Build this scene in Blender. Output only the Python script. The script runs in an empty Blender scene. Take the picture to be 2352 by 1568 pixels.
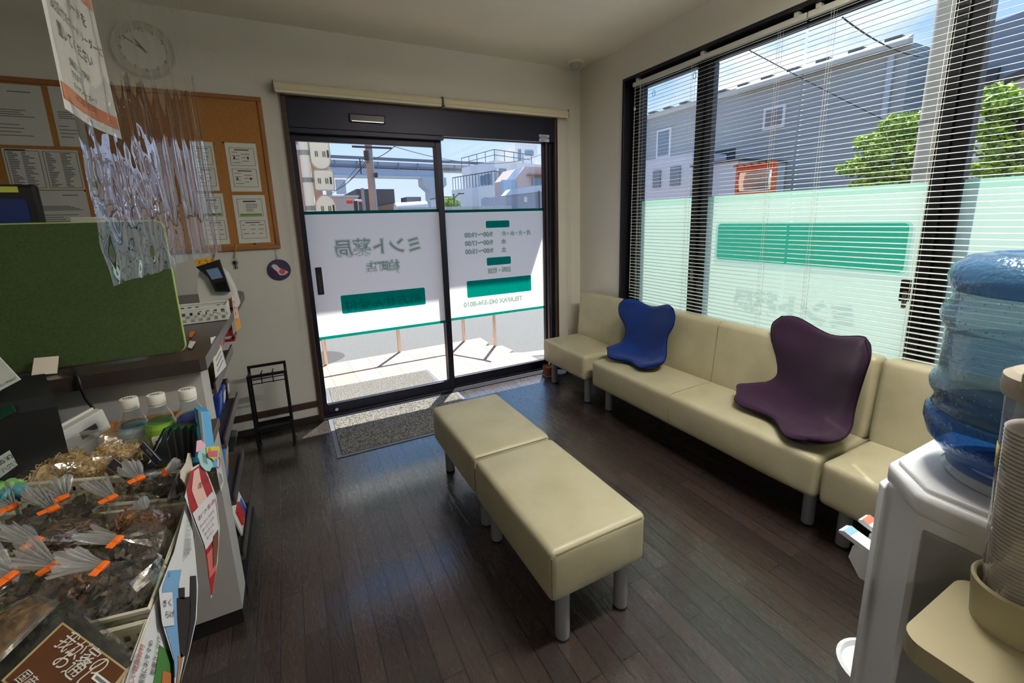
import bpy, bmesh, math, random
from math import sin, cos, pi, radians, sqrt, atan2
from mathutils import Vector, Matrix, noise
random.seed(7)
SC = bpy.context.scene
COL = SC.collection
V = Vector

# ---------------------------------------------------------------- camera
YAW, PITCH, ROLL, F, CX, CY, CAMH = .4689, -.1979, -.0305, 1003.0, 1176.0, 702.4, 1.45
_f = V((sin(YAW)*cos(PITCH), cos(YAW)*cos(PITCH), sin(PITCH)))
_r = V((cos(YAW), -sin(YAW), 0)); _u = _r.cross(_f)
RR = cos(ROLL)*_r + sin(ROLL)*_u; UU = -sin(ROLL)*_r + cos(ROLL)*_u; FF = _f
CAM = V((0, 0, CAMH))
cd = bpy.data.cameras.new('camera'); cam = bpy.data.objects.new('camera', cd); COL.objects.link(cam)
cd.sensor_width = 36; cd.sensor_fit = 'HORIZONTAL'; cd.lens = F/2352*36; cd.shift_y = (CY-784)/2352
cd.clip_start = .02; cd.clip_end = 500
m = Matrix.Identity(4)
for i in range(3):
    m[i][0] = RR[i]; m[i][1] = UU[i]; m[i][2] = -FF[i]; m[i][3] = CAM[i]
cam.matrix_world = m
SC.camera = cam

def P(px, py, ax, val):
    """where the sight line through a photo pixel meets a plane of the room"""
    d = RR*((px-CX)/F) - UU*((py-CY)/F) + FF
    t = (val-CAM[ax])/d[ax]
    return CAM + d*t

# ---------------------------------------------------------------- view, world, sun
SC.view_settings.view_transform = 'Standard'; SC.view_settings.look = 'None'
SC.view_settings.gamma = 1; SC.view_settings.use_curve_mapping = False
SC.view_settings.exposure = 0.55
SC.cycles.transparent_max_bounces = 28
SC.cycles.max_bounces = 8; SC.cycles.diffuse_bounces = 5; SC.cycles.glossy_bounces = 4; SC.cycles.transmission_bounces = 6
SC.cycles.caustics_reflective = False; SC.cycles.caustics_refractive = False
SC.cycles.use_denoising = True
SC.cycles.sample_clamp_indirect = 6

def lin(c):
    return tuple((x/255/12.92 if x/255 <= .04045 else ((x/255+.055)/1.055)**2.4) for x in c)

W = bpy.data.worlds.new('sky'); SC.world = W; W.use_nodes = True
wn = W.node_tree.nodes; wl = W.node_tree.links; wn.clear()
def N(nt, kind, **kw):
    n = nt.nodes.new(kind)
    for k, v in kw.items():
        if k.startswith('i_'):
            key = k[2:]
            n.inputs[int(key) if key.isdigit() else key.replace('_', ' ')].default_value = v
        else: setattr(n, k, v)
    return n
WT = W.node_tree
tc = N(WT, 'ShaderNodeTexCoord'); sep = N(WT, 'ShaderNodeSeparateXYZ'); wl.new(tc.outputs['Generated'], sep.inputs[0])
ramp = N(WT, 'ShaderNodeValToRGB'); wl.new(sep.outputs['Z'], ramp.inputs[0])
e = ramp.color_ramp.elements
e[0].position = 0.0; e[0].color = lin((206, 217, 244))+(1,)
e[1].position = .95; e[1].color = lin((84, 146, 226))+(1,)
for pos, c in ((.10, (192, 212, 248)), (.24, (162, 198, 246)), (.5, (116, 174, 240))):
    x = e.new(pos); x.color = lin(c)+(1,)
mp = N(WT, 'ShaderNodeMapping'); mp.inputs['Scale'].default_value = (2.2, 2.2, 5.0); mp.inputs['Location'].default_value = (.35, .2, .3)
wl.new(tc.outputs['Generated'], mp.inputs[0])
nz = N(WT, 'ShaderNodeTexNoise'); nz.inputs['Scale'].default_value = 1.6; nz.inputs['Detail'].default_value = 7; nz.inputs['Roughness'].default_value = .55
wl.new(mp.outputs[0], nz.inputs['Vector'])
cr = N(WT, 'ShaderNodeValToRGB'); cr.color_ramp.elements[0].position = .45; cr.color_ramp.elements[1].position = .66
wl.new(nz.outputs['Fac'], cr.inputs[0])
# clouds stand over the street to the right (+x), clear sky over the door street
cx = N(WT, 'ShaderNodeMapRange'); cx.inputs['From Min'].default_value = .35; cx.inputs['From Max'].default_value = .75
wl.new(sep.outputs['X'], cx.inputs['Value'])
mu = N(WT, 'ShaderNodeMath', operation='MULTIPLY'); wl.new(cr.outputs[0], mu.inputs[0]); wl.new(cx.outputs[0], mu.inputs[1])
mx = N(WT, 'ShaderNodeMix', data_type='RGBA'); wl.new(mu.outputs[0], mx.inputs[0]); wl.new(ramp.outputs[0], mx.inputs[6])
mx.inputs[7].default_value = lin((246, 248, 253))+(1,)
bg = N(WT, 'ShaderNodeBackground'); bg.inputs['Strength'].default_value = 1.0; wl.new(mx.outputs[2], bg.inputs['Color'])
wo = N(WT, 'ShaderNodeOutputWorld'); wl.new(bg.outputs[0], wo.inputs[0])

sd = bpy.data.lights.new('sun', 'SUN'); sd.energy = 8.5; sd.angle = radians(.6); sd.color = (1, .95, .87)
sun = bpy.data.objects.new('sun', sd); COL.objects.link(sun)
sun.rotation_euler = V((-.26, -.34, -.67)).to_track_quat('-Z', 'Y').to_euler()
sun.location = (8, 10, 20)
FILL_E = 27; UP_K = 1.2

# ---------------------------------------------------------------- materials
MATS = {}
def mat(name, col=(200, 200, 200), rough=.6, metal=0, spec=.5, var=0, vscale=8, bump=0, bscale=60, coat=0, sheen=0, emit=0, alpha=1, trans=0, ior=1.45, stretch=None):
    if name in MATS: return MATS[name]
    M = bpy.data.materials.new(name); M.use_nodes = True; nt = M.node_tree
    b = nt.nodes['Principled BSDF']; c = lin(col)+(1,)
    b.inputs['Base Color'].default_value = c; b.inputs['Roughness'].default_value = rough; b.inputs['Metallic'].default_value = metal
    b.inputs['Specular IOR Level'].default_value = spec; b.inputs['Coat Weight'].default_value = coat; b.inputs['Sheen Weight'].default_value = sheen
    b.inputs['Transmission Weight'].default_value = trans; b.inputs['IOR'].default_value = ior; b.inputs['Alpha'].default_value = alpha
    if emit:
        b.inputs['Emission Color'].default_value = c; b.inputs['Emission Strength'].default_value = emit
    if var or bump:
        t = N(nt, 'ShaderNodeTexCoord'); vec = t.outputs['Object']
        if stretch:
            mpn = N(nt, 'ShaderNodeMapping'); mpn.inputs['Scale'].default_value = stretch; nt.links.new(vec, mpn.inputs[0]); vec = mpn.outputs[0]
    if var:
        n = N(nt, 'ShaderNodeTexNoise'); n.inputs['Scale'].default_value = vscale; n.inputs['Detail'].default_value = 6; nt.links.new(vec, n.inputs['Vector'])
        h = N(nt, 'ShaderNodeMapRange'); h.inputs['From Min'].default_value = .3; h.inputs['From Max'].default_value = .7
        h.inputs['To Min'].default_value = 1-var; h.inputs['To Max'].default_value = 1+var; nt.links.new(n.outputs['Fac'], h.inputs['Value'])
        mm = N(nt, 'ShaderNodeVectorMath', operation='SCALE'); mm.inputs[0].default_value = c[:3]; nt.links.new(h.outputs[0], mm.inputs['Scale'])
        nt.links.new(mm.outputs[0], b.inputs['Base Color'])
    if bump:
        n2 = N(nt, 'ShaderNodeTexNoise'); n2.inputs['Scale'].default_value = bscale; n2.inputs['Detail'].default_value = 5; nt.links.new(vec, n2.inputs['Vector'])
        bp = N(nt, 'ShaderNodeBump'); bp.inputs['Strength'].default_value = bump; bp.inputs['Distance'].default_value = .004
        nt.links.new(n2.outputs['Fac'], bp.inputs['Height']); nt.links.new(bp.outputs[0], b.inputs['Normal'])
    MATS[name] = M
    return M

def shader(name, build):
    if name in MATS: return MATS[name]
    M = bpy.data.materials.new(name); M.use_nodes = True; nt = M.node_tree; nt.nodes.clear()
    out = N(nt, 'ShaderNodeOutputMaterial'); s = build(nt); nt.links.new(s, out.inputs['Surface']); MATS[name] = M
    return M
def mixs(nt, fac, a, b):
    n = N(nt, 'ShaderNodeMixShader')
    if isinstance(fac, (int, float)): n.inputs[0].default_value = fac
    else: nt.links.new(fac, n.inputs[0])
    nt.links.new(a, n.inputs[1]); nt.links.new(b, n.inputs[2]); return n.outputs[0]
def bs(nt, kind, col, rough=None):
    n = N(nt, 'ShaderNodeBsdf'+kind); n.inputs['Color'].default_value = tuple(col)+(1,)
    if rough is not None: n.inputs['Roughness'].default_value = rough
    return n
def clear_sheet(name, tint=(1, 1, 1), ior=1.45, rough=.02, haze=0, bump=0, bscale=40, hazecol=(.8, .8, .8)):
    """thin clear sheet: straight-through light plus Fresnel reflection, a little milky haze if asked"""
    def b(nt):
        t = bs(nt, 'Transparent', tint); g = bs(nt, 'Glossy', (1, 1, 1), rough)
        fr = N(nt, 'ShaderNodeLayerWeight'); fr.inputs['Blend'].default_value = .5   # facing = 1-cos on either side
        r0 = ((ior-1)/(ior+1))**2
        pw = N(nt, 'ShaderNodeMath', operation='POWER'); pw.inputs[1].default_value = 5; nt.links.new(fr.outputs['Facing'], pw.inputs[0])
        fa = N(nt, 'ShaderNodeMath', operation='MULTIPLY_ADD'); fa.inputs[1].default_value = 1-r0; fa.inputs[2].default_value = r0; nt.links.new(pw.outputs[0], fa.inputs[0])
        base = t.outputs[0]
        if haze: 
            d = bs(nt, 'Translucent', hazecol); d2 = bs(nt, 'Diffuse', hazecol)
            base = mixs(nt, haze, base, mixs(nt, .5, d.outputs[0], d2.outputs[0]))
        if bump:
            tcn = N(nt, 'ShaderNodeTexCoord'); n2 = N(nt, 'ShaderNodeTexNoise'); n2.inputs['Scale'].default_value = bscale; n2.inputs['Detail'].default_value = 3
            nt.links.new(tcn.outputs['Object'], n2.inputs['Vector'])
            bp = N(nt, 'ShaderNodeBump'); bp.inputs['Strength'].default_value = bump; bp.inputs['Distance'].default_value = .01
            nt.links.new(n2.outputs['Fac'], bp.inputs['Height']); nt.links.new(bp.outputs[0], g.inputs['Normal']); nt.links.new(bp.outputs[0], fr.inputs['Normal'])
        return mixs(nt, fa.outputs[0], base, g.outputs[0])
    return shader(name, b)

# ---------------------------------------------------------------- mesh builder
class MB:
    def __init__(s): s.v = []; s.f = []; s.mi = []; s.cur = 0
    def m(s, i): s.cur = i; return s
    def add(s, vs, fs):
        o = len(s.v); s.v += [tuple(x) for x in vs]; s.f += [tuple(o+i for i in f) for f in fs]; s.mi += [s.cur]*len(fs); return s
    def box(s, c, d, rot=None):
        hx, hy, hz = d[0]/2, d[1]/2, d[2]/2
        vs = [V((x, y, z)) for x in (-hx, hx) for y in (-hy, hy) for z in (-hz, hz)]
        if rot is not None: vs = [rot @ q for q in vs]
        c = V(c)
        return s.add([q+c for q in vs], [(0, 1, 3, 2), (4, 6, 7, 5), (0, 4, 5, 1), (2, 3, 7, 6), (0, 2, 6, 4), (1, 5, 7, 3)])
    def bx(s, x0, x1, y0, y1, z0, z1): return s.box(((x0+x1)/2, (y0+y1)/2, (z0+z1)/2), (abs(x1-x0), abs(y1-y0), abs(z1-z0)))
    def rbox(s, c, d, r=.01, seg=2, rot=None):
        bm = bmesh.new(); bmesh.ops.create_cube(bm, size=1)
        for q in bm.verts: q.co = V((q.co.x*d[0], q.co.y*d[1], q.co.z*d[2]))
        bmesh.ops.bevel(bm, geom=bm.edges[:], offset=min(r, min(d)*.49), segments=seg, affect='EDGES', profile=.5)
        bm.verts.index_update(); c = V(c)
        vs = [((rot @ q.co) if rot is not None else q.co)+c for q in bm.verts]; fs = [[q.index for q in f.verts] for f in bm.faces]; bm.free()
        return s.add(vs, fs)
    def rb(s, x0, x1, y0, y1, z0, z1, r=.01, seg=2): return s.rbox(((x0+x1)/2, (y0+y1)/2, (z0+z1)/2), (abs(x1-x0), abs(y1-y0), abs(z1-z0)), r, seg)
    def cyl(s, a, b, r, r2=None, n=16, cap=True):
        a = V(a); b = V(b); r2 = r if r2 is None else r2; d = (b-a).normalized()
        u = d.orthogonal().normalized(); w = d.cross(u)
        vs = [a+(u*cos(2*pi*i/n)+w*sin(2*pi*i/n))*r for i in range(n)]+[b+(u*cos(2*pi*i/n)+w*sin(2*pi*i/n))*r2 for i in range(n)]
        fs = [(i, (i+1) % n, n+(i+1) % n, n+i) for i in range(n)]
        if cap: fs += [tuple(range(n))[::-1], tuple(range(n, 2*n))]
        return s.add(vs, fs)
    def tube(s, pts, r, n=8, closed=False):
        pts = [V(p) for p in pts]; k = len(pts); vs = []; prev = None
        for i, p in enumerate(pts):
            if closed: d = pts[(i+1) % k]-pts[i-1]
            else: d = pts[min(i+1, k-1)]-pts[max(i-1, 0)]
            d.normalize()
            if prev is None: u = d.orthogonal().normalized()
            else:
                u = prev-d*prev.dot(d)
                u = u.normalized() if u.length > 1e-6 else d.orthogonal().normalized()
            prev = u; w = d.cross(u); rr = r[i] if isinstance(r, (list, tuple)) else r
            vs += [p+(u*cos(2*pi*j/n)+w*sin(2*pi*j/n))*rr for j in range(n)]
        fs = []
        for i in range(k if closed else k-1):
            a = i*n; b = ((i+1) % k)*n
            fs += [(a+j, a+(j+1) % n, b+(j+1) % n, b+j) for j in range(n)]
        if not closed: fs += [tuple(range(n))[::-1], tuple(range((k-1)*n, k*n))]
        return s.add(vs, fs)
    def lathe(s, prof, c=(0, 0, 0), n=24, rot=None):
        c = V(c); vs = []; k = len(prof)
        for (r, z) in prof:
            for j in range(n):
                q = V((r*cos(2*pi*j/n), r*sin(2*pi*j/n), z)); vs.append((rot @ q if rot is not None else q)+c)
        fs = [(i*n+j, i*n+(j+1) % n, (i+1)*n+(j+1) % n, (i+1)*n+j) for i in range(k-1) for j in range(n)]
        if prof[0][0] > 1e-6: fs.append(tuple(range(n))[::-1])
        if prof[-1][0] > 1e-6: fs.append(tuple(range((k-1)*n, k*n)))
        return s.add(vs, fs)
    def grid(s, fn, nu, nv, wrapu=False):
        vs = [fn(i/(nu if wrapu else nu-1), j/(nv-1)) for j in range(nv) for i in range(nu)]
        fs = [(j*nu+i, j*nu+(i+1) % nu, (j+1)*nu+(i+1) % nu, (j+1)*nu+i) for j in range(nv-1) for i in range(nu if wrapu else nu-1)]
        return s.add(vs, fs)
    def prism(s, poly, o, ux, uy, depth):
        """2-D outline on the plane (o, ux, uy) pushed by the vector depth"""
        o = V(o); ux = V(ux); uy = V(uy); d = V(depth); n = len(poly)
        a = [o+ux*x+uy*y for x, y in poly]
        return s.add(a+[q+d for q in a], [tuple(range(n))[::-1], tuple(range(n, 2*n))]+[(i, (i+1) % n, n+(i+1) % n, n+i) for i in range(n)])
    def sph(s, c, r, n=12, k=8, sc=(1, 1, 1)):
        c = V(c)
        return s.grid(lambda u, v: c+V((r*sc[0]*sin(pi*v)*cos(2*pi*u), r*sc[1]*sin(pi*v)*sin(2*pi*u), r*sc[2]*cos(pi*v))), n, k, True)
    def text(s, body, o, ux, uy, size, align='LEFT', offset=0, lift=0, spacing=1):
        vs, fs = textmesh(body, align, offset/size if size else 0, spacing); o = V(o); ux = V(ux).normalized(); uy = V(uy).normalized(); n = ux.cross(uy)
        return s.add([o+ux*(x*size)+uy*(y*size)+n*lift for x, y in vs], fs)
    def build(s, name, mats, parent=None, smooth=False, solid=0, sub=0, label=None):
        me = bpy.data.meshes.new(name); me.from_pydata(s.v, [], s.f); me.validate(verbose=False)
        ms = mats if isinstance(mats, (list, tuple)) else [mats]
        for x in ms: me.materials.append(x)
        if len(ms) > 1 and len(me.polygons) == len(s.mi): me.polygons.foreach_set('material_index', s.mi)
        if smooth:
            me.polygons.foreach_set('use_smooth', [True]*len(me.polygons))
            if smooth != 'all': me.set_sharp_from_angle(angle=radians(38))
        o = bpy.data.objects.new(name, me); COL.objects.link(o)
        if parent is not None: o.parent = parent; o.matrix_parent_inverse = parent.matrix_basis.inverted()
        if solid:
            md = o.modifiers.new('thick', 'SOLIDIFY'); md.thickness = solid; md.offset = 0
        if sub:
            md = o.modifiers.new('smooth', 'SUBSURF'); md.levels = sub; md.render_levels = sub
        if label: o['label'] = label
        return o

_TX = {}
def textmesh(body, align='LEFT', offset=0, spacing=1):
    k = (body, align, round(offset, 4), spacing)
    if k in _TX: return _TX[k]
    cu = bpy.data.curves.new('txt', 'FONT'); cu.body = body; cu.size = 1; cu.align_x = align; cu.offset = offset; cu.space_character = spacing; cu.resolution_u = 3
    o = bpy.data.objects.new('txt', cu); COL.objects.link(o)
    dg = bpy.context.evaluated_depsgraph_get(); dg.update()
    me = bpy.data.meshes.new_from_object(o.evaluated_get(dg))
    r = ([(q.co.x, q.co.y) for q in me.vertices], [tuple(p.vertices) for p in me.polygons])
    bpy.data.objects.remove(o); bpy.data.meshes.remove(me); bpy.data.curves.remove(cu)
    _TX[k] = r
    return r

def tag(o, label, cat, group=None):
    o['label'] = label; o['category'] = cat
    if group: o['group'] = group
    return o
def thing(name, label, cat, loc=(0, 0, 0), group=None, rotz=0):
    o = bpy.data.objects.new(name, None); COL.objects.link(o); o.location = loc; o.rotation_euler = (0, 0, rotz)
    o.empty_display_size = .05
    bpy.context.view_layer.update() if rotz else None
    o.matrix_basis = Matrix.Translation(V(loc)) @ Matrix.Rotation(rotz, 4, 'Z')
    return tag(o, label, cat, group)
def struct(o): o['kind'] = 'structure'; return o
def copy_thing(root, loc, rotz, label, group=None):
    r = root.copy(); COL.objects.link(r); r.location = loc; r.rotation_euler = (0, 0, rotz); r['label'] = label
    if group: r['group'] = group
    for ch in list(root.children):
        c = ch.copy(); COL.objects.link(c); c.parent = r
        for g in ch.children:
            d = g.copy(); COL.objects.link(d); d.parent = c
    return r
def rrect(w, h, r, n=5, cx=0, cy=0):
    pts = []
    for (sx, sy, a0) in ((1, 1, 0), (-1, 1, pi/2), (-1, -1, pi), (1, -1, 3*pi/2)):
        for i in range(n+1):
            a = a0+pi/2*i/n; pts.append((cx+sx*(w/2-r)+r*cos(a), cy+sy*(h/2-r)+r*sin(a)))
    return pts
X_, Y_, Z_ = V((1, 0, 0)), V((0, 1, 0)), V((0, 0, 1))
# ---------------------------------------------------------------- room shell
RX, BY, CZ = 2.46, 3.40, 2.705            # right wall, door wall, ceiling
LX, FY = -2.7, -2.7                       # far left wall, wall behind the camera
def wall_paint(name, c): return mat(name, c, .85, var=.025, vscale=3, bump=.12, bscale=140)
WALL = wall_paint('wallpaper_cream', (222, 218, 208)); CEIL = wall_paint('ceiling_paper', (240, 234, 220))

def floor_mat():
    def b(nt):
        t = N(nt, 'ShaderNodeTexCoord'); mp = N(nt, 'ShaderNodeMapping'); mp.inputs['Rotation'].default_value = (0, 0, pi/2); mp.inputs['Location'].default_value = (.3, .027, 0)
        nt.links.new(t.outputs['Object'], mp.inputs[0])
        br = N(nt, 'ShaderNodeTexBrick'); br.offset = .37; br.offset_frequency = 2; br.squash = 1
        for k, v in (('Scale', 1), ('Brick Width', .61), ('Row Height', .0776), ('Mortar Size', .0030), ('Mortar Smooth', .25), ('Bias', 0)): br.inputs[k].default_value = v
        br.inputs['Color1'].default_value = (0, 0, 0, 1); br.inputs['Color2'].default_value = (1, 1, 1, 1); br.inputs['Mortar'].default_value = (.5, .5, .5, 1)
        nt.links.new(mp.outputs[0], br.inputs['Vector'])
        # grain: noise stretched along the planks, shifted plank by plank
        sh = N(nt, 'ShaderNodeVectorMath', operation='MULTIPLY'); sh.inputs[1].default_value = (7.3, 3.1, 5.7); nt.links.new(br.outputs['Color'], sh.inputs[0])
        ad = N(nt, 'ShaderNodeVectorMath', operation='ADD'); nt.links.new(t.outputs['Object'], ad.inputs[0]); nt.links.new(sh.outputs[0], ad.inputs[1])
        m2 = N(nt, 'ShaderNodeMapping'); m2.inputs['Scale'].default_value = (22, 3.2, 1); nt.links.new(ad.outputs[0], m2.inputs[0])
        gr = N(nt, 'ShaderNodeTexNoise'); gr.inputs['Scale'].default_value = 1.6; gr.inputs['Detail'].default_value = 2; gr.inputs['Distortion'].default_value = 1.6; nt.links.new(m2.outputs[0], gr.inputs['Vector'])
        wv = N(nt, 'ShaderNodeMath', operation='MULTIPLY'); wv.inputs[1].default_value = 46; nt.links.new(gr.outputs['Fac'], wv.inputs[0])
        sn = N(nt, 'ShaderNodeMath', operation='SINE'); nt.links.new(wv.outputs[0], sn.inputs[0])
        c = N(nt, 'ShaderNodeValToRGB'); ee = c.color_ramp.elements; ee[0].color = lin((50, 41, 38))+(1,); ee[1].color = lin((68, 55, 50))+(1,)
        x = ee.new(.5); x.color = lin((58, 47, 43))+(1,); nt.links.new(br.outputs['Color'], c.inputs[0])
        dk = N(nt, 'ShaderNodeMix', data_type='RGBA', blend_type='MULTIPLY'); dk.inputs[0].default_value = 1
        mr = N(nt, 'ShaderNodeMapRange'); mr.inputs['From Min'].default_value = -1; mr.inputs['To Min'].default_value = .72; mr.inputs['To Max'].default_value = 1.1; nt.links.new(sn.outputs[0], mr.inputs['Value'])
        nt.links.new(c.outputs[0], dk.inputs[6]); nt.links.new(mr.outputs[0], dk.inputs[7])
        gm = N(nt, 'ShaderNodeMix', data_type='RGBA'); gm.inputs[7].default_value = lin((28, 20, 18))+(1,); nt.links.new(br.outputs['Fac'], gm.inputs[0]); nt.links.new(dk.outputs[2], gm.inputs[6])
        p = N(nt, 'ShaderNodeBsdfPrincipled'); nt.links.new(gm.outputs[2], p.inputs['Base Color']); p.inputs['Roughness'].default_value = .3; p.inputs['Specular IOR Level'].default_value = .5; p.inputs['Coat Weight'].default_value = 1; p.inputs['Coat IOR'].default_value = 1.75; p.inputs['Coat Roughness'].default_value = .13
        rr = N(nt, 'ShaderNodeMapRange'); rr.inputs['From Min'].default_value = -1; rr.inputs['To Min'].default_value = .46; rr.inputs['To Max'].default_value = .26; nt.links.new(sn.outputs[0], rr.inputs['Value']); nt.links.new(rr.outputs[0], p.inputs['Roughness'])
        h = N(nt, 'ShaderNodeMath', operation='MULTIPLY_ADD'); h.inputs[1].default_value = .16; nt.links.new(sn.outputs[0], h.inputs[0])
        iv = N(nt, 'ShaderNodeMath', operation='MULTIPLY'); iv.inputs[1].default_value = -1.0; nt.links.new(br.outputs['Fac'], iv.inputs[0]); nt.links.new(iv.outputs[0], h.inputs[2])
        bp = N(nt, 'ShaderNodeBump'); bp.inputs['Strength'].default_value = .5; bp.inputs['Distance'].default_value = .0011; nt.links.new(h.outputs[0], bp.inputs['Height']); nt.links.new(bp.outputs[0], p.inputs['Normal']); nt.links.new(bp.outputs[0], p.inputs['Coat Normal'])
        return p.outputs[0]
    return shader('dark_oak_planks', b)

struct(MB().bx(LX-.15, RX+.15, FY-.15, BY+.02, -.12, 0).build('floor', floor_mat()))
struct(MB().bx(LX-.15, RX+.15, FY-.15, BY+.2, CZ, CZ+.12).build('ceiling', CEIL))
DX0, DX1, DZ = .075, 2.205, 2.285
mb = MB(); mb.bx(LX, DX0, BY, BY+.17, 0, CZ); mb.bx(DX1, RX+.15, BY, BY+.17, 0, CZ); mb.bx(DX0, DX1, BY, BY+.17, DZ, CZ)
struct(mb.build('wall_back', WALL))
WY0, WY1, WZ0, WZ1 = -.9, 2.833, .52, 2.471
mb = MB(); mb.bx(RX, RX+.15, WY1, BY, 0, CZ); mb.bx(RX, RX+.15, FY, WY0, 0, CZ); mb.bx(RX, RX+.15, WY0, WY1, 0, WZ0); mb.bx(RX, RX+.15, WY0, WY1, WZ1, CZ)
struct(mb.build('wall_right', WALL))
mb = MB(); mb.bx(LX-.15, RX+.15, BY, BY+.17, CZ+.12, 5.6); mb.bx(RX, RX+.15, FY, BY, CZ+.12, 5.6); struct(mb.build('wall_upper', wall_paint('outer_render', (206, 204, 198))))
struct(MB().bx(LX-.15, LX, FY, BY+.17, 0, CZ).build('wall_left', WALL))
struct(MB().bx(LX, RX, FY-.15, FY, 0, CZ).build('wall_front', WALL))
DKW = mat('dark_wood_trim', (62, 46, 40), .5, var=.1, vscale=14, stretch=(3, 30, 30))
struct(MB().rb(LX, DX0-.005, BY-.012, BY, .117, .164, .004).build('trim_1', DKW))
struct(MB().rb(LX, DX0-.005, BY-.010, BY, .0, .051, .004).build('baseboard_back', mat('skirting_dark', (40, 34, 32), .55)))
struct(MB().rb(DX1+.005, RX, BY-.010, BY, .0, .051, .004).build('baseboard_corner', MATS['skirting_dark']))
struct(MB().rb(RX-.012, RX, FY, BY-.012, .0, .06, .004).build('baseboard_right', MATS['skirting_dark']))

# ---------------------------------------------------------------- entrance: automatic sliding door
ALU = mat('bronze_aluminium', (36, 36, 48), .38, metal=.55, var=.04, vscale=20)
ALUB = mat('bronze_aluminium_brown', (74, 58, 52), .36, metal=.5)
BLK = mat('black_plastic', (22, 22, 25), .45)
STEEL = mat('steel', (190, 190, 190), .25, metal=1)
GLASS = clear_sheet('pane_glass', (.95, .965, .96), 1.48, .0)
FILMW = shader('frosted_film', lambda nt: mixs(nt, .86, bs(nt, 'Diffuse', lin((236, 240, 240))).outputs[0], bs(nt, 'Translucent', (.93, .95, .96)).outputs[0]))
def ink(name, c):
    return shader(name, lambda nt: bs(nt, 'Transparent', c).outputs[0])
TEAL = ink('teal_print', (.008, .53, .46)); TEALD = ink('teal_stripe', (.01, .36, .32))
GREYINK = ink('grey_print', (.56, .64, .58)); HALO = ink('grey_print_soft', (.80, .85, .81)); TEALINK = ink('print_on_teal', (.35, .78, .8)); TEALH = ink('print_on_teal_soft', (.78, .93, .94))
fr = MB()
fr.rb(DX0, DX0+.028, BY-.025, BY+.16, 0, DZ, .003); fr.rb(DX1-.028, DX1, BY-.025, BY+.16, 0, DZ, .003); fr.bx(DX0+.028, DX1-.028, BY-.01, BY+.16, DZ-.02, DZ)
frame = struct(fr.build('door_1', ALUB))
mb = MB(); mb.rb(DX0+.028, DX1-.028, BY-.02, BY+.03, 2.085, DZ-.02, .003); mb.bx(DX0+.028, DX1-.028, BY+.0305, BY+.15, 2.10, DZ-.02)
mb.bx(DX0+.028, 1.17, BY-.012, BY+.03, 2.055, 2.083)
hdr = mb.build('door_header', ALU, frame)
mb = MB().m(0).rbox((.611, BY-.027, 2.168), (.247, .02, .056), .008).m(1).rbox((.611, BY-.0385, 2.146), (.22, .004, .008), .0015)
mb.build('motion_sensor', [mat('sensor_cover', (30, 30, 38), .3), STEEL], frame)
mb = MB().m(0).bx(2.02, 2.12, BY-.0212, BY-.0204, 2.085, 2.142).m(1).bx(2.02, 2.12, BY-.0216, BY-.0212, 2.107, 2.123).m(2)
for i, z in enumerate((2.133, 2.128, 2.098, 2.092)): mb.bx(2.028, 2.105-.01*i, BY-.0218, BY-.0213, z-.0012, z+.0012)
mb.m(0).bx(2.03, 2.11, BY-.0219, BY-.0217, 2.112, 2.118)
mb.build('inspection_sticker', [mat('sticker_white', (225, 225, 222), .5), mat('sticker_blue', (40, 90, 190), .5), mat('print_black', (40, 40, 42), .6)], frame)
# right jamb channels the leaf slides past
mb = MB(); mb.rb(2.148, 2.177, BY+.02, BY+.06, 0, 2.085, .003); mb.rb(2.12, 2.14, BY+.075, BY+.12, 0, 2.1, .003)
mb.build('jamb_channel', ALU, frame)
mb = MB().m(0).bx(DX0+.028, DX1-.028, BY-.02, BY+.16, -.001, .006).m(1).bx(DX0+.028, DX1-.028, BY+.04, BY+.06, .006, .009)
mb.build('threshold', [ALU, STEEL], frame)

def leaf(name, x0, x1, y, z0, z1, st, rail_top, gz0, depth=.036):
    mb = MB(); mb.rb(x0, x0+st[0], y-depth/2, y+depth/2, z0, z1, .003); mb.rb(x1-st[1], x1, y-depth/2, y+depth/2, z0, z1, .003)
    mb.rb(x0+st[0], x1-st[1], y-depth/2, y+depth/2, z0, gz0, .003); mb.rb(x0+st[0], x1-st[1], y-depth/2, y+depth/2, rail_top, z1, .003)
    o = mb.build(name, ALU); struct(o)
    MB().bx(x0+st[0]-.004, x1-st[1]+.004, y-.002, y+.002, gz0-.004, rail_top+.004).build('glass_pane', GLASS, o)
    return o
YS, YF = BY+.066, BY+.108
lf = leaf('door_2', .105, 1.166, YS, .012, 2.075, (.032, .046), 2.010, .092)
rf = leaf('door_3', 1.12, 2.150, YF, .012, 2.10, (.062, .02), 2.090, .092)
def film(par, x0, x1, y, z0, z1):
    o = MB().bx(x0, x1, y, y+.0006, z0, z1).build('frosted_film', FILMW, par)
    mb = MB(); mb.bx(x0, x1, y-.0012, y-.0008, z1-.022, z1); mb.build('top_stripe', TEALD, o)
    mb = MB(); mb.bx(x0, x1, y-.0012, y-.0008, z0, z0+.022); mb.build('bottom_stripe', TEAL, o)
    return o
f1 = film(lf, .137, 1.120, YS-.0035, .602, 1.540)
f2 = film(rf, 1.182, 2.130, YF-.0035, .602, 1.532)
def backtext(mb_list, body, x, z, size, y, align='LEFT', sp=1):
    # lettering reads from the street, so it runs towards -x as seen from inside
    for mb, off, dy in mb_list: mb.text(body, (x, y+dy, z), -X_, Z_, size, align, off, 0, sp)
L0, L1, L2 = MB(), MB(), MB()
LS = ((L0, .0012, -.0040), (L1, .006, -.0034), (L2, .0115, -.0028))
y1 = YS-.0035
backtext(LS, 'ミント薬局', .965, 1.222, .132, y1); backtext(LS, '柏町店', .770, 1.087, .0835, y1)
y2 = YF-.0035
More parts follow.
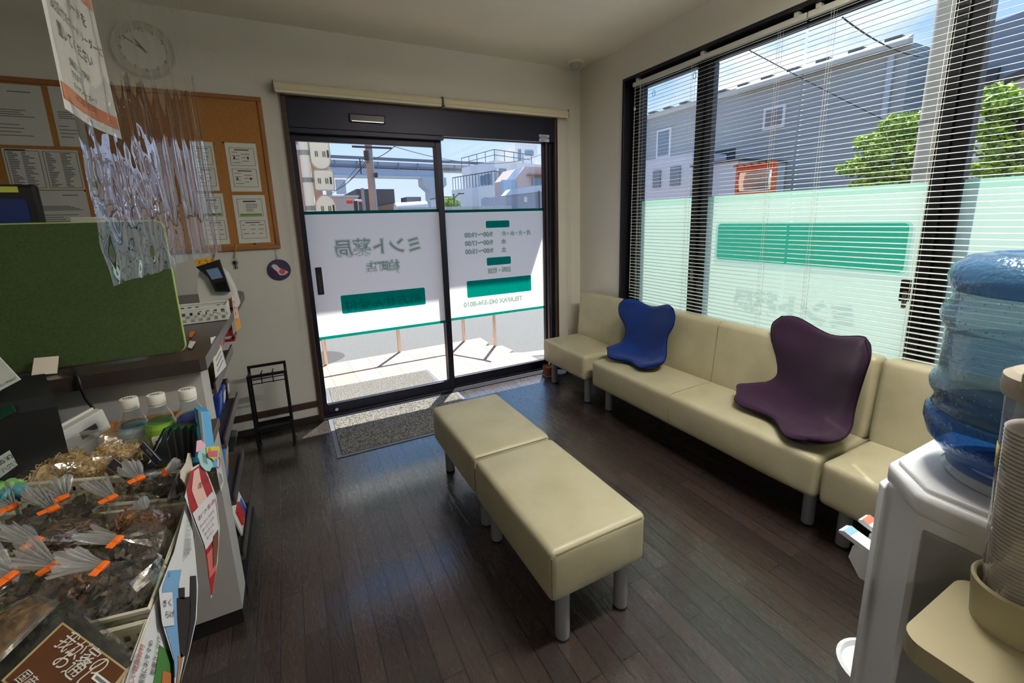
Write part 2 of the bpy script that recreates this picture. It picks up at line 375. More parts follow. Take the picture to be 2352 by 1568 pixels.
for body, x, z, s, al in (('月・火・水・金', 1.983, 1.305, .041, 'LEFT'), ('9:00～19:00', 1.345, 1.303, .053, 'RIGHT'), ('木', 1.733, 1.235, .045, 'LEFT'), ('9:00～17:00', 1.345, 1.233, .053, 'RIGHT'),
                          ('土', 1.733, 1.165, .045, 'LEFT'), ('9:00～15:00', 1.345, 1.163, .053, 'RIGHT'), ('日曜・祝日', 1.775, .985, .046, 'LEFT'), ('TEL&FAX 042-536-8010', 1.305, .706, .058, 'RIGHT')):
    k = s/.132
    for mb, off, dy in LS: mb.text(body, (x, y2+dy, z), -X_, Z_, s, al, off*max(k, .5), 0)
L2.build('lettering_outer_blur', HALO, f1); L1.build('lettering_blur', HALO, f1); L0.build('lettering', GREYINK, f1)
mb = MB()
def panel(mb, x0, x1, z0, z1, y, r=.012): mb.prism(rrect(x1-x0, z1-z0, r, 4, (x0+x1)/2, (z0+z1)/2), (0, y, 0), X_, Z_, (0, .0004, 0))
panel(mb, .316, .961, .780, .920, y1-.0016)
mb.build('prescription_panel', TEAL, f1)
a, b = MB(), MB(); a.text('処方せん受付', (.925, y1-.0030, .802), -X_, Z_, .098, 'LEFT', .004); b.text('処方せん受付', (.925, y1-.0036, .802), -X_, Z_, .098)
a.build('panel_lettering_blur', TEALH, f1); b.build('panel_lettering', TEALINK, f1)
mb = MB(); panel(mb, 1.546, 1.773, 1.374, 1.434, y2-.0016); panel(mb, 1.541, 1.777, 1.05, 1.118, y2-.0016); panel(mb, 1.344, 1.982, .784, .930, y2-.0016)
mb.build('hours_panels', TEAL, f2)
b = MB(); b.text('受付時間', (1.745, y2-.0030, 1.386), -X_, Z_, .036); b.text('休業日', (1.735, y2-.0030, 1.066), -X_, Z_, .036)
b.text('処方せん受付', (1.95, y2-.0030, .868), -X_, Z_, .046); b.text('うけたまわります', (1.90, y2-.0030, .802), -X_, Z_, .046)
b.build('hours_panel_lettering', TEALH, f2)
mb = MB().m(0).rb(.163, .206, YS-.032, YS-.018, .945, 1.145, .004).m(1).rb(.172, .197, YS-.0335, YS-.030, .955, 1.10, .002)
mb.m(2).text('オートスイッチ', (.178, YS-.0338, 1.088), -Z_, X_, .018)
mb.build('push_switch', [BLK, mat('switch_face', (38, 38, 42), .35), mat('switch_print', (90, 90, 95), .5)], lf)
MB().lathe([(.0, .012), (.012, .012), (.0135, .008), (.0135, 0)], (.199, YS-.018, .045), 20, Matrix.Rotation(pi/2, 3, 'X')).build('lock_cylinder', STEEL, lf)

# roller blinds over the door
CREAM = mat('roller_fabric', (226, 214, 184), .8, bump=.1, bscale=300)
PLW = mat('white_plastic', (226, 224, 216), .42)
def roller(x0, x1, chx, chz, lab, loop):
    t = thing('roller_blind', lab, 'blind', ((x0+x1)/2, BY-.05, 2.28), 'roller blinds over the entrance')
    MB().cyl((x0, BY-.045, 2.318), (x1, BY-.045, 2.318), .033, n=24).build('fabric_roll', CREAM, t, True)
    MB().rb(x0+.004, x1-.004, BY-.083, BY-.071, 2.279, 2.296, .004).build('bottom_bar', mat('bottom_bar_cream', (235, 224, 196), .5), t)
    for x in (x0-.007, x1+.001): MB().rb(x, x+.006, BY-.075, BY, 2.287, 2.352, .002).build('bracket', mat('bracket_metal', (120, 112, 100), .4, metal=.6), t)
    if loop:
        pts = [(chx-.012, BY-.045, 2.30)]+[(chx-.012-.008*i/10, BY-.045, 2.30-(2.30-chz-.03)*i/10) for i in range(1, 11)]
        pts += [(chx-.018+.02*(1-cos(a))*.8, BY-.045, chz+.03-.03*sin(a)) for a in (pi*.25, pi*.5, pi*.75)]+[(chx+.016-.006*i/10, BY-.045, chz+.03+(2.30-chz-.03)*i/10) for i in range(1, 11)]
    else:
        pts = [(chx+.012*0, BY-.045, 2.30-(2.30-chz)*i/14) for i in range(15)]
    mb = MB().tube(pts, .0017, 6)
    mb.build('bead_chain', PLW, t)
    if not loop:
        MB().tube([(chx+.014, BY-.04, 2.30), (chx+.014, BY-.04, chz+.25)], .0014, 6).build('bead_chain', PLW, t)
roller(.045, 1.150, .038, .48, 'cream roller blind rolled up over the sliding left half of the entrance', False)
roller(1.168, 2.285, 2.312, .483, 'cream roller blind rolled up over the fixed right half of the entrance', True)

# ---------------------------------------------------------------- big side window
GX = RX+.095
fr = MB(); dep0, dep1 = RX-.012, RX+.14
fr.rb(dep0, dep1, WY1-.022, WY1, WZ0, WZ1, .003); fr.rb(dep0, dep1, WY0, WY0+.022, WZ0, WZ1, .003); fr.rb(dep0, dep1, WY0+.022, WY1-.022, WZ1-.022, WZ1, .003); fr.rb(dep0-.01, dep1, WY0+.022, WY1-.022, WZ0, WZ0+.022, .003)
win = struct(fr.build('window_1', mat('window_bronze', (34, 31, 38), .4, metal=.4)))
WF = mat('window_sash', (30, 30, 35), .42, metal=.4)
mb = MB()
mb.rb(GX-.03, GX+.03, 2.700, 2.81, WZ0+.022, WZ1-.022, .004); mb.rb(GX-.03, GX+.03, WY0+.022, 2.70, 2.385, WZ1-.022, .004); mb.rb(GX-.03, GX+.03, WY0+.022, 2.70, WZ0+.022, WZ0+.07, .004)
mb.build('outer_frame', WF, win)
mb = MB(); mb.rb(GX-.035, GX+.012, 2.135, 2.188, WZ0+.07, 2.385, .004); mb.m(1).rb(GX-.012, GX+.035, 2.078, 2.134, WZ0+.07, 2.385, .004)
mb.build('meeting_stile', [WF, mat('sash_side', (58, 62, 72), .4, metal=.4)], win)
mb = MB(); mb.rb(GX-.04, GX+.04, .872, .922, WZ0+.07, 2.385, .004); mb.rb(GX-.025, GX+.035, .816, .871, WZ0+.07, 2.385, .004)
mb.build('mullion', WF, win)
mb = MB(); mb.rb(GX-.04, GX+.04, -.35, -.25, WZ0+.07, 2.385, .004); mb.build('mullion', WF, win)
for y, z in ((2.12, 1.02), (.925, 1.02)):
    mb = MB().m(0).rb(GX-.058, GX-.036, y, y+.035, z, z+.10, .004).m(1).rb(GX-.066, GX-.05, y+.004, y+.02, z-.03, z+.05, .004)
    mb.build('crescent_lock', [BLK, mat('lock_metal', (120, 118, 115), .35, metal=.7)], win)
FILMG = shader('mint_film', lambda nt: mixs(nt, .86, bs(nt, 'Diffuse', lin((222, 238, 228))).outputs[0], bs(nt, 'Translucent', (.80, .92, .85)).outputs[0]))
MINT = ink('mint_stripe', (.88, .975, .935)); PALE = ink('pale_print', (.86, .89, .89)); TEALW = ink('teal_window_print', (.34, .78, .70)); SHDW = ink('shade_blur_print', (.91, .93, .95))
TEALS = ink('teal_soft', (.80, .95, .92))
for i, (y0, y1_) in enumerate(((2.186, 2.704), (.920, 2.080), (-.25, .818))):
    g = MB().bx(GX-.002, GX+.002, y0, y1_, WZ0+.066, 2.389).build('glass_pane', GLASS, win)
    ff = MB().bx(GX-.0036, GX-.003, y0, y1_, WZ0+.066, 1.552).build('mint_film', FILMG, g)
    MB().bx(GX-.0050, GX-.0046, y0, y1_, 1.512, 1.552).build('top_stripe', MINT, ff)
    if i == 1:
        a, b, c = MB(), MB(), MB()
        def wpan(mb, y0, y1, z0, z1, x, r): mb.prism(rrect(y1-y0, z1-z0, r, 6, (y0+y1)/2, (z0+z1)/2), (x, 0, 0), Y_, Z_, (.0003, 0, 0))
        wpan(c, .952, 2.003, 1.100, 1.372, GX-.0056, .03); wpan(b, .962, 1.995, 1.136, 1.382, GX-.0066, .028); wpan(a, .976, 1.982, 1.144, 1.374, GX-.0076, .022)
        c.build('sign_shade', SHDW, ff); b.build('sign_edge', TEALS, ff); a.build('sign_panel', TEALW, ff)  # lowest layer is the sign's soft sun shadow, drawn as a pale print
        a, b = MB(), MB()
        a.text('ミント薬局', (GX-.0066, 1.135, .842), Y_, Z_, .140, 'LEFT', .008); b.text('ミント薬局', (GX-.0058, 1.135, .842), Y_, Z_, .140, 'LEFT', .015)
        a.text('柏町店', (GX-.0066, 1.33, .742), Y_, Z_, .08, 'LEFT', .005)
        b.build('lettering_blur', SHDW, ff); a.build('lettering', PALE, ff)
# suction hooks stuck on the first pane
mb = MB()
for y, z in ((2.600, 2.325), (2.235, 2.345)):
    for s in (-1, 1): mb.tube([(GX-.008, y+s*.012*sin(a), z+.022*cos(a)) for a in [pi*k/8 for k in range(9)]], .0016, 6)
mb.build('suction_hook', BLK, win)

# venetian blinds inside the reveal
SLAT = mat('blind_slat', (216, 218, 212), .45); CORD = mat('blind_cord', (214, 212, 200), .7)
SX = RX+.030
def venetian(y0, y1, lab, cords, wand):
    t = thing('venetian_blind', lab, 'blind', (SX, (y0+y1)/2, WZ0+.03), 'venetian blinds on the side window')
    mb = MB().rb(SX-.014, SX+.014, y0, y1, 2.398, 2.428, .003)
    hr = mb.build('headrail', mat('headrail_white', (214, 214, 204), .4), t)
    for y in (y0+.05, y1-.05, (y0+y1)/2): MB().rb(SX-.018, SX+.016, y-.012, y+.012, 2.424, 2.448, .003).build('bracket', PLW, hr)
    mb = MB(); p = .0250; n = int((2.39-.60)/p); hw = .0085
    for i in range(n):
        z = 2.385-i*p; tl = .0016; cw = .0016
        prof = [(-hw, -tl), (0, cw), (hw, tl)]; up = [(x, zz+.0006) for x, zz in prof]
        k = prof+up[::-1]
        jy = random.uniform(-.0012, .0012)
        mb.prism([(x, zz) for x, zz in k], (SX, y0+.004, z+jy), X_, Z_, (0, y1-y0-.008, 0))
    mb.build('slats', SLAT, t)
    MB().rb(SX-.012, SX+.012, y0+.003, y1-.003, .572, .587, .003).build('bottom_rail', MATS['headrail_white'], t)
    mb = MB()
    for y in cords:
        for dx in (-.0115, .0115): mb.cyl((SX+dx, y, .58), (SX+dx, y, 2.40), .0008, n=5)
        mb.cyl((SX-.0118, y+.012, .59), (SX-.0118, y+.012, 2.40), .0008, n=5)
    mb.build('ladder_cord', CORD, t)
    if wand:
        mb = MB().cyl((SX-.02, wand, 2.40), (SX-.022, wand+.01, .85), .0018, n=6).sph((SX-.02, wand, 2.235), .008, 8, 6, (1, 1, 1.6)).cyl((SX-.016, wand-.05, 2.40), (SX-.017, wand-.048, .95), .0011, n=5)
        mb.build('tilt_wand', PLW, t)
venetian(1.492, 2.752, 'white venetian blind hanging over the window half nearer the entrance', (2.66, 2.19, 1.62), 2.715)
venetian(-.70, 1.486, 'white venetian blind hanging over the window half behind the water bottle', (1.36, .905, .2), None)

# ceiling: dome camera over the corner; added fill lamps hang out of view
t = thing('dome_camera', 'small white dome camera on the ceiling above the room corner', 'camera', (2.30, 3.245, CZ))
MB().lathe([(0, -.020), (.064, -.020), (.073, -.012), (.075, 0)], (2.30, 3.245, CZ), 28).build('base', mat('dome_base', (230, 220, 190), .5), t, True)
MB().lathe([(0, -.062), (.020, -.060), (.038, -.046), (.045, -.030), (.047, -.018)], (2.30, 3.245, CZ), 24).build('dome', mat('dome_smoked', (170, 170, 165), .12), t, True)
def lamp(x, y, e, lab):
    # slim pendant added out of view as room fill: shines down and up
    t = thing('fill_pendant', lab, 'fill light', (x, y, CZ), 'added fill pendants above and behind the viewpoint'); z = 2.53
    MB().rb(x-.60, x+.60, y-.06, y+.06, z, z+.035, .008).build('housing', PLW, t)
    for k in (-.45, .45): MB().cyl((x+k, y, z+.035), (x+k, y, CZ), .004, n=8).build('hanger', STEEL, t)
    MB().rb(x-.57, x+.57, y-.045, y+.045, z-.006, z-.0005, .002).build('diffuser', mat('fill_diffuser', (255, 246, 230), .6, emit=.8), t)
    for dz, k, rx in ((-.010, 1, 0), (.040, UP_K, pi)):
        l = bpy.data.lights.new('fill_light', 'AREA'); l.shape = 'RECTANGLE'; l.size = 1.14; l.size_y = .10; l.energy = e*k; l.color = (1, .97, .91)
        o = bpy.data.objects.new('fill_light', l); COL.objects.link(o); o.location = (0, 0, z+dz-CZ); o.rotation_euler = (rx, 0, 0); o.parent = t
lamp(1.55, .55, FILL_E, 'added white pendant fill light above the viewpoint over the waiting room')
lamp(-1.4, -1.3, FILL_E*.2, 'added white pendant fill light behind the viewpoint over the dispensary')

# wall socket low in the corner
t = thing('wall_socket', 'small cream wall socket low on the wall beside the entrance frame', 'socket', (2.355, BY, .345))
MB().rb(2.322, 2.388, BY-.006, BY, .32, .39, .003).build('plate', mat('socket_cream', (206, 198, 180), .5), t)
# ---------------------------------------------------------------- seating
def leather():
    def b(nt):
        p = N(nt, 'ShaderNodeBsdfPrincipled'); t = N(nt, 'ShaderNodeTexCoord')
        n = N(nt, 'ShaderNodeTexNoise'); n.inputs['Scale'].default_value = 5; n.inputs['Detail'].default_value = 4; nt.links.new(t.outputs['Object'], n.inputs['Vector'])
        c = N(nt, 'ShaderNodeValToRGB'); e = c.color_ramp.elements; e[0].position = .3; e[1].position = .7; e[0].color = lin((172, 165, 134))+(1,); e[1].color = lin((187, 181, 153))+(1,)
        nt.links.new(n.outputs['Fac'], c.inputs[0]); nt.links.new(c.outputs[0], p.inputs['Base Color'])
        p.inputs['Roughness'].default_value = .42; p.inputs['Specular IOR Level'].default_value = .5
        v = N(nt, 'ShaderNodeTexVoronoi'); v.inputs['Scale'].default_value = 420; nt.links.new(t.outputs['Object'], v.inputs['Vector'])
        n2 = N(nt, 'ShaderNodeTexNoise'); n2.inputs['Scale'].default_value = 14; n2.inputs['Detail'].default_value = 2; nt.links.new(t.outputs['Object'], n2.inputs['Vector'])
        ad = N(nt, 'ShaderNodeMath', operation='MULTIPLY_ADD'); ad.inputs[1].default_value = .1; nt.links.new(v.outputs['Distance'], ad.inputs[0]); nt.links.new(n2.outputs['Fac'], ad.inputs[2])
        bp = N(nt, 'ShaderNodeBump'); bp.inputs['Strength'].default_value = .35; bp.inputs['Distance'].default_value = .004; nt.links.new(ad.outputs[0], bp.inputs['Height']); nt.links.new(bp.outputs[0], p.inputs['Normal'])
        return p.outputs[0]
    return shader('cream_leatherette', b)
LEA = leather(); SEAM = mat('seam_thread', (128, 120, 88), .7); LEGM = mat('leg_grey', (150, 152, 158), .42, metal=.25)
def cushion(mb, x0, x1, y0, y1, z0, z1, r=.03, puff=.008, nx=9, ny=13, nz=5):
    """padded block: rounded box with gently bulging faces"""
    bm = bmesh.new(); bmesh.ops.create_cube(bm, size=1)
    d = (x1-x0, y1-y0, z1-z0); c = V(((x0+x1)/2, (y0+y1)/2, (z0+z1)/2))
    for q in bm.verts: q.co = V((q.co.x*d[0], q.co.y*d[1], q.co.z*d[2]))
    bmesh.ops.bevel(bm, geom=bm.edges[:], offset=r, segments=4, affect='EDGES', profile=.5)
    bmesh.ops.triangulate(bm, faces=[f for f in bm.faces if len(f.verts) > 4])
    big = [e for e in bm.edges if e.calc_length() > .12]
    bmesh.ops.subdivide_edges(bm, edges=big, cuts=7, use_grid_fill=True)
    for q in bm.verts:
        a, b, g = q.co.x/d[0]*2, q.co.y/d[1]*2, q.co.z/d[2]*2
        k = V(((1-b*b)*(1-g*g)*(1 if a > .9 else -1 if a < -.9 else 0), (1-a*a)*(1-g*g)*(1 if b > .9 else -1 if b < -.9 else 0), (1-a*a)*(1-b*b)*(1 if g > .9 else -1 if g < -.9 else 0)))
        q.co += k*puff
    bm.verts.index_update()
    mb.add([q.co+c for q in bm.verts], [[q.index for q in f.verts] for f in bm.faces]); bm.free()
def leg(t, x, y, h, r=.026):
    o = MB().lathe([(r*.96, 0), (r, .004), (r, h)], (x, y, .008), 20).build('leg', LEGM, t, True)
    MB().lathe([(r*.9, 0), (r*1.02, .002), (r*1.02, .009)], (x, y, 0), 20).build('foot_cap', BLK, o)
def seamline(mb, pts): mb.tube(pts, .0022, 5)

def bench(x0, x1, y0, y1, lab):
    t = thing('padded_bench', lab, 'bench', ((x0+x1)/2, (y0+y1)/2, 0), 'backless benches in the middle of the room')
    mb = MB(); cushion(mb, x0, x1, y0, y1, .205, .40, .022, .007); mb.build('seat', LEA, t, True)
    for y in (y0+.0008, y1-.0008): mb = MB(); seamline(mb, [(x0+.02, y, .388), (x1-.02, y, .388)]); mb.build('seam', SEAM, t)
    for x in (x0+.006, x1-.006):
        for y in (y0+.006, y1-.006): mb = MB(); seamline(mb, [(x, y, .225), (x, y, .375)]); mb.build('seam', SEAM, t)
    for x in (x0+.072, x1-.072):
        for y in (y0+.048, y1-.048): leg(t, x, y, .20)
bench(.634, 1.038, 1.030, 1.668, 'cream leatherette bench without a back, the one nearer the viewer')
bench(.636, 1.046, 1.692, 2.315, 'cream leatherette bench without a back, its end by the door mat')

def seat_unit(y0, y1, lab, legs, seam=None, wrinkle=False):
    t = thing('lobby_sofa' if seam else 'lobby_chair', lab, 'sofa' if seam else 'chair', (2.15, (y0+y1)/2, 0), 'row of seats under the window')
    mb = MB(); cushion(mb, 1.905, 2.40, y0, y1, .208, .405, .026, .006)
    if wrinkle:
        for i, q in enumerate(mb.v):
            x, y, z = q
            if x < 1.93 and z < .37 and 1.02 < y < 1.5:
                w = sin((y-1.02)/.48*pi)*(.37-z)/.16
                mb.v[i] = (x-.007*w*sin(y*95+z*22), y, z-.006*w*(z < .23))
    mb.build('seat', LEA, t, True)
    # backrest leans a little towards the window
    mb = MB(); cushion(mb, 0, .115, y0, y1, 0, .405, .028, .006)
    R = Matrix.Rotation(radians(6), 3, 'Y'); mb.v = [tuple((R @ V((q[0], q[1]-y0, q[2])))+V((2.262, y0, .385))) for q in mb.v]
    mb.build('backrest', LEA, t, True)
    if seam:
        mb = MB(); sx = 2.262
        seamline(mb, [(1.9035, seam, .215), (1.900, seam, .30), (1.9045, seam, .382), (1.914, seam, .399), (1.93, seam, .4065), (2.1, seam, .411), (2.27, seam, .408)]); mb.build('seam', SEAM, t); mb = MB()
        seamline(mb, [(2.262+.0437*s-.0065, seam, .385+.405*s) for s in (.08, .3, .5, .7, .92)]+[(2.318, seam, .787), (2.36, seam, .786)])
        mb.build('seam', SEAM, t)
    for x, y in legs: leg(t, x, y, .205)
    return t
seat_unit(2.585, 3.185, 'cream leatherette chair with a back standing in the corner beside the entrance', ((1.99, 3.13), (1.99, 2.645), (2.33, 3.13), (2.33, 2.645)))
seat_unit(.925, 2.490, 'long cream leatherette sofa under the window holding two posture seats', ((2.03, 2.435), (2.03, 1.0), (2.33, 2.435), (2.33, 1.0)), 1.742, True)
seat_unit(.32, .912, 'cream leatherette chair with a back beside the water dispenser', ((2.015, .845), (2.015, .39), (2.33, .845), (2.33, .39)))

# posture seats: a lobed shell that sweeps from the thighs up to two wings at the shoulders
def posture_seat(name, lab, cat_, o, rot, w, L, Hh, wing, col, col2):
    M1 = mat(name+'_fabric_'+str(col[2]), col, .92, sheen=.12, spec=.15, bump=.25, bscale=900, var=.05, vscale=30); M2 = mat(name+'_edge_'+str(col[2]), col2, .9, spec=.2)
    t = thing(name, lab, cat_, o, 'posture seats on the sofa')
    R = Matrix.Rotation(rot, 3, 'Z'); o = V(o)
    rows = [  # centre (d, h), lobe (s, d, h), edge (s, d, h), front row first
        ((.065, .030), (.135, .004, .030), (.205, .060, .052)), ((.100, .018), (.150, .070, .030), (.240, .095, .072)), ((.170, .010), (.140, .155, .026), (.232, .160, .078)),
        ((.235, .026), (.120, .215, .048), (.205, .222, .100)), ((.270, .090), (.110, .262, .105), (.186, .250, .160)), ((.285, .190), (.115, .272, .200), (.192, .252, .240)),
        ((.298, .300), (.125, .272, .310), (wing*.97, .240, .330)), ((.312, .378), (.135, .290, .398), (wing, .243, .410)), ((.322, .425), (.140, .302, .466), (wing*.86, .260, .462))]
    def cat(a, f): return .5*(2*a[1]+(a[2]-a[0])*f+(2*a[0]-5*a[1]+4*a[2]-a[3])*f*f+(3*a[1]-a[0]-3*a[2]+a[3])*f**3)
    def rowpt(r, u):
        (cd_, ch_), (ls, ld, lh), (es, ed_, eh) = rows[r]
        cols = [V((ed_, -es, eh)), V((ld, -ls, lh)), V((cd_, 0, ch_)), V((ld, ls, lh)), V((ed_, es, eh))]
        k = u*4; i = min(int(k), 3); f = k-i; g = lambda q: cols[min(max(q, 0), 4)] if 0 <= q <= 4 else (cols[0]*2-cols[1] if q < 0 else cols[4]*2-cols[3])
        return cat([g(i-1), g(i), g(i+1), g(i+2)], f)
    def pt(u, v):
        k = v*8; i = min(int(k), 7); f = k-i
        def g(q): return rowpt(q, u) if 0 <= q <= 8 else (rowpt(0, u)*2-rowpt(1, u) if q < 0 else rowpt(8, u)*2-rowpt(7, u))
        q = cat([g(i-1), g(i), g(i+1), g(i+2)], f); return V((q.x*L, q.y*w, q.z*Hh))
    n1, n2 = 25, 45
    TOP = [[pt(i/(n1-1), j/(n2-1)) for i in range(n1)] for j in range(n2)]
    def nrm(i, j):
        a = TOP[j][min(i+1, n1-1)]-TOP[j][max(i-1, 0)]; b = TOP[min(j+1, n2-1)][i]-TOP[max(j-1, 0)][i]
        q = b.cross(a); return q.normalized() if q.length > 1e-9 else V((0, 0, 1))
    zmin = min(q.z-.018 for r in TOP for q in r)
    th = .019
    def place(q): return tuple(R @ V((q.x, q.y, q.z-zmin+.001))+o)
    vs = []; 
    for sgn in (1, -1):
        for j in range(n2):
            for i in range(n1):
                e = min(i, n1-1-i)/3; f = min(j, n2-1-j)/3
                k = min(1, e, f); k = sqrt(1-(1-k)**2) if k < 1 else 1
                vs.append(place(TOP[j][i]-nrm(i, j)*(-sgn*th*(.25+.75*k))))
    A = n1*n2
    top = [(j*n1+i, j*n1+i+1, (j+1)*n1+i+1, (j+1)*n1+i) for j in range(n2-1) for i in range(n1-1)]
    bot = [(A+a, A+d, A+c, A+b) for a, b, c, d in top]
    ring = [i for i in range(n1)]+[j*n1+n1-1 for j in range(1, n2)]+[(n2-1)*n1+i for i in range(n1-2, -1, -1)]+[j*n1 for j in range(n2-2, 0, -1)]
    side = [(ring[k], A+ring[k], A+ring[(k+1) % len(ring)], ring[(k+1) % len(ring)]) for k in range(len(ring))]
    mb = MB(); mb.add(vs, top+side); mb.build('cushion_shell', M1, t, 'all', sub=1)
    mb = MB(); mb.add(vs, bot); mb.build('back_cover', M2, t, 'all', sub=1)
    mid = [(V(vs[k])+V(vs[A+k]))/2 for k in ring]
    MB().tube(mid, .0035, 6, True).build('piping', M2, t, 'all')
    return t
posture_seat('posture_seat', 'navy blue posture seat with raised wings at the far end of the sofa', 'posture seat', (1.990, 2.235, .409), radians(7), .98, .86, .90, .246, (22, 50, 116), (18, 34, 76))
posture_seat('posture_seat', 'dark purple posture seat with raised wings at the near end of the sofa', 'posture seat', (1.968, 1.235, .409), radians(-21), 1.34, 1.03, 1.03, .218, (52, 32, 54), (34, 24, 36))

# ---------------------------------------------------------------- mats, umbrella rack, plant pot
def mat_carpet():
    def b(nt):
        p = N(nt, 'ShaderNodeBsdfPrincipled'); t = N(nt, 'ShaderNodeTexCoord'); n = N(nt, 'ShaderNodeTexNoise'); n.inputs['Scale'].default_value = 130; n.inputs['Detail'].default_value = 4; nt.links.new(t.outputs['Object'], n.inputs['Vector'])
        c = N(nt, 'ShaderNodeValToRGB'); e = c.color_ramp.elements; e[0].position = .38; e[1].position = .62; e[0].color = lin((44, 42, 41))+(1,); e[1].color = lin((150, 146, 140))+(1,)
        nt.links.new(n.outputs['Fac'], c.inputs[0]); nt.links.new(c.outputs[0], p.inputs['Base Color']); p.inputs['Roughness'].default_value = .95
        bp = N(nt, 'ShaderNodeBump'); bp.inputs['Strength'].default_value = .9; bp.inputs['Distance'].default_value = .006; nt.links.new(n.outputs['Fac'], bp.inputs['Height']); nt.links.new(bp.outputs[0], p.inputs['Normal'])
        return p.outputs[0]
    return shader('loop_pile', b)
def doormat(name, x0, x1, y0, y1, z, lab):
    t = thing(name, lab, 'mat', ((x0+x1)/2, (y0+y1)/2, z))
    MB().rb(x0, x1, y0, y1, z, z+.005, .002).build('border', mat('mat_border', (112, 116, 124), .45), t)
    MB().rb(x0+.03, x1-.03, y0+.025, y1-.025, z+.004, z+.011, .003).build('pile', mat_carpet(), t)
doormat('door_mat', .128, 1.165, 2.750, 3.372, .0005, 'dark grey speckled carpet mat on the floor inside the entrance')
# ---- umbrella rack of black square bar
t = thing('umbrella_rack', 'empty black metal umbrella rack standing against the wall left of the entrance', 'umbrella stand', (-.205, 3.16, 0))
BM = mat('black_metal', (20, 20, 22), .45, metal=.3)
mb = MB(); b_ = .008
for x in (-.312, -.104): mb.bx(x-b_, x+b_, 3.20, 3.216, .012, .558)
mb.bx(-.304, -.112, 3.20, 3.216, .542, .558); o = mb.build('rear_frame', BM, t)
mb = MB()
for x in (-.312, -.104): mb.bx(x-b_, x+b_, 3.078, 3.094, .012, .527)
mb.bx(-.304, -.112, 3.078, 3.094, .511, .527); o = mb.build('front_frame', BM, t)
mb = MB()
for x in (-.312, -.104): mb.bx(x-.006, x+.006, 3.094, 3.20, .508, .52); mb.bx(x-.006, x+.006, 3.094, 3.20, .14, .152)
mb.build('side_rail', BM, t)
mb = MB()
for z in (.497, .468): mb.cyl((-.304, 3.09, z), (-.112, 3.09, z), .0035, n=8)
for x in (-.24, -.176): mb.cyl((x, 3.09, .462), (x, 3.09, .536), .003, n=8); 
for x in (-.24, -.176): mb.cyl((x, 3.09, .515), (x, 3.206, .515), .0035, n=8)
mb.build('divider', BM, t)
mb = MB(); mb.bx(-.304, -.112, 3.09, 3.204, .140, .143); mb.bx(-.304, -.112, 3.086, 3.090, .140, .165); mb.bx(-.304, -.112, 3.204, 3.208, .140, .165)
mb.build('drip_tray', mat('tray_black', (30, 31, 34), .35, metal=.3), t)
for x in (-.312, -.104):
    for y in (3.086, 3.208): MB().lathe([(.013, 0), (.014, .006), (.006, .012)], (x, y, 0), 12).build('foot', BLK, t)
# ---- plant pot and saucer by the corner chair
t = thing('plant_pot', 'small terracotta pot with dry stems on the floor beside the corner chair', 'plant pot', (2.03, 3.305, 0))
mb = MB().m(0).lathe([(0, .01), (.034, .01), (.046, .075), (.048, .075), (.050, .092), (.043, .092), (.041, .080), (0, .078)], (2.03, 3.305, 0), 24)
mb.build('pot', mat('terracotta', (166, 96, 66), .8, var=.1), t, True)
MB().lathe([(0, .002), (.042, .0), (.050, .014), (.047, .014), (.040, .010), (0, .010)], (2.03, 3.305, 0), 24).build('saucer', mat('saucer_cream', (196, 180, 150), .6), t, True)
mb = MB()
for k in range(7):
    a = k*.9; mb.tube([(2.03+.02*cos(a), 3.305+.02*sin(a), .078), (2.03+.03*cos(a), 3.305+.03*sin(a), .095), (2.03+.055*cos(a+.4), 3.305+.055*sin(a+.4), .085+.012*(k % 3))], [.003, .003, .001], 5)
mb.build('dry_stems', mat('dry_stem', (196, 168, 120), .9), t)
o = MB().lathe([(0, .004), (.05, .0), (.062, .018), (.058, .018), (.048, .008), (0, .008)], (2.155, 3.30, 0), 28).build('saucer', mat('saucer_white', (196, 204, 214), .3), smooth=True)
tag(o, 'white plant saucer on the floor behind the corner chair leg', 'saucer')
# ---------------------------------------------------------------- outside
def asphalt():
    def b(nt):
        p = N(nt, 'ShaderNodeBsdfPrincipled'); t = N(nt, 'ShaderNodeTexCoord'); n = N(nt, 'ShaderNodeTexNoise'); n.inputs['Scale'].default_value = 60; n.inputs['Detail'].default_value = 8; nt.links.new(t.outputs['Object'], n.inputs['Vector'])
        c = N(nt, 'ShaderNodeValToRGB'); e = c.color_ramp.elements; e[0].position = .3; e[1].position = .7; e[0].color = lin((92, 92, 93))+(1,); e[1].color = lin((124, 124, 123))+(1,)
        nt.links.new(n.outputs['Fac'], c.inputs[0]); nt.links.new(c.outputs[0], p.inputs['Base Color']); p.inputs['Roughness'].default_value = .9
        return p.outputs[0]
    return shader('asphalt', b)
def tiles():
    def b(nt):
        p = N(nt, 'ShaderNodeBsdfPrincipled'); t = N(nt, 'ShaderNodeTexCoord'); mp = N(nt, 'ShaderNodeMapping'); mp.inputs['Rotation'].default_value = (0, 0, radians(-2.4)); nt.links.new(t.outputs['Object'], mp.inputs[0])
        br = N(nt, 'ShaderNodeTexBrick'); br.offset = 0
        for k, v in (('Scale', 1), ('Brick Width', .214), ('Row Height', .214), ('Mortar Size', .0035), ('Bias', 0)): br.inputs[k].default_value = v
        br.inputs['Color1'].default_value = lin((196, 166, 148))+(1,); br.inputs['Color2'].default_value = lin((186, 152, 135))+(1,); br.inputs['Mortar'].default_value = lin((128, 112, 104))+(1,)
        nt.links.new(mp.outputs[0], br.inputs['Vector']); nt.links.new(br.outputs['Color'], p.inputs['Base Color']); p.inputs['Roughness'].default_value = .7
        return p.outputs[0]
    return shader('porch_tiles', b)
struct(MB().bx(-70, 110, -30, 160, -.5, -.10).build('ground', asphalt()))
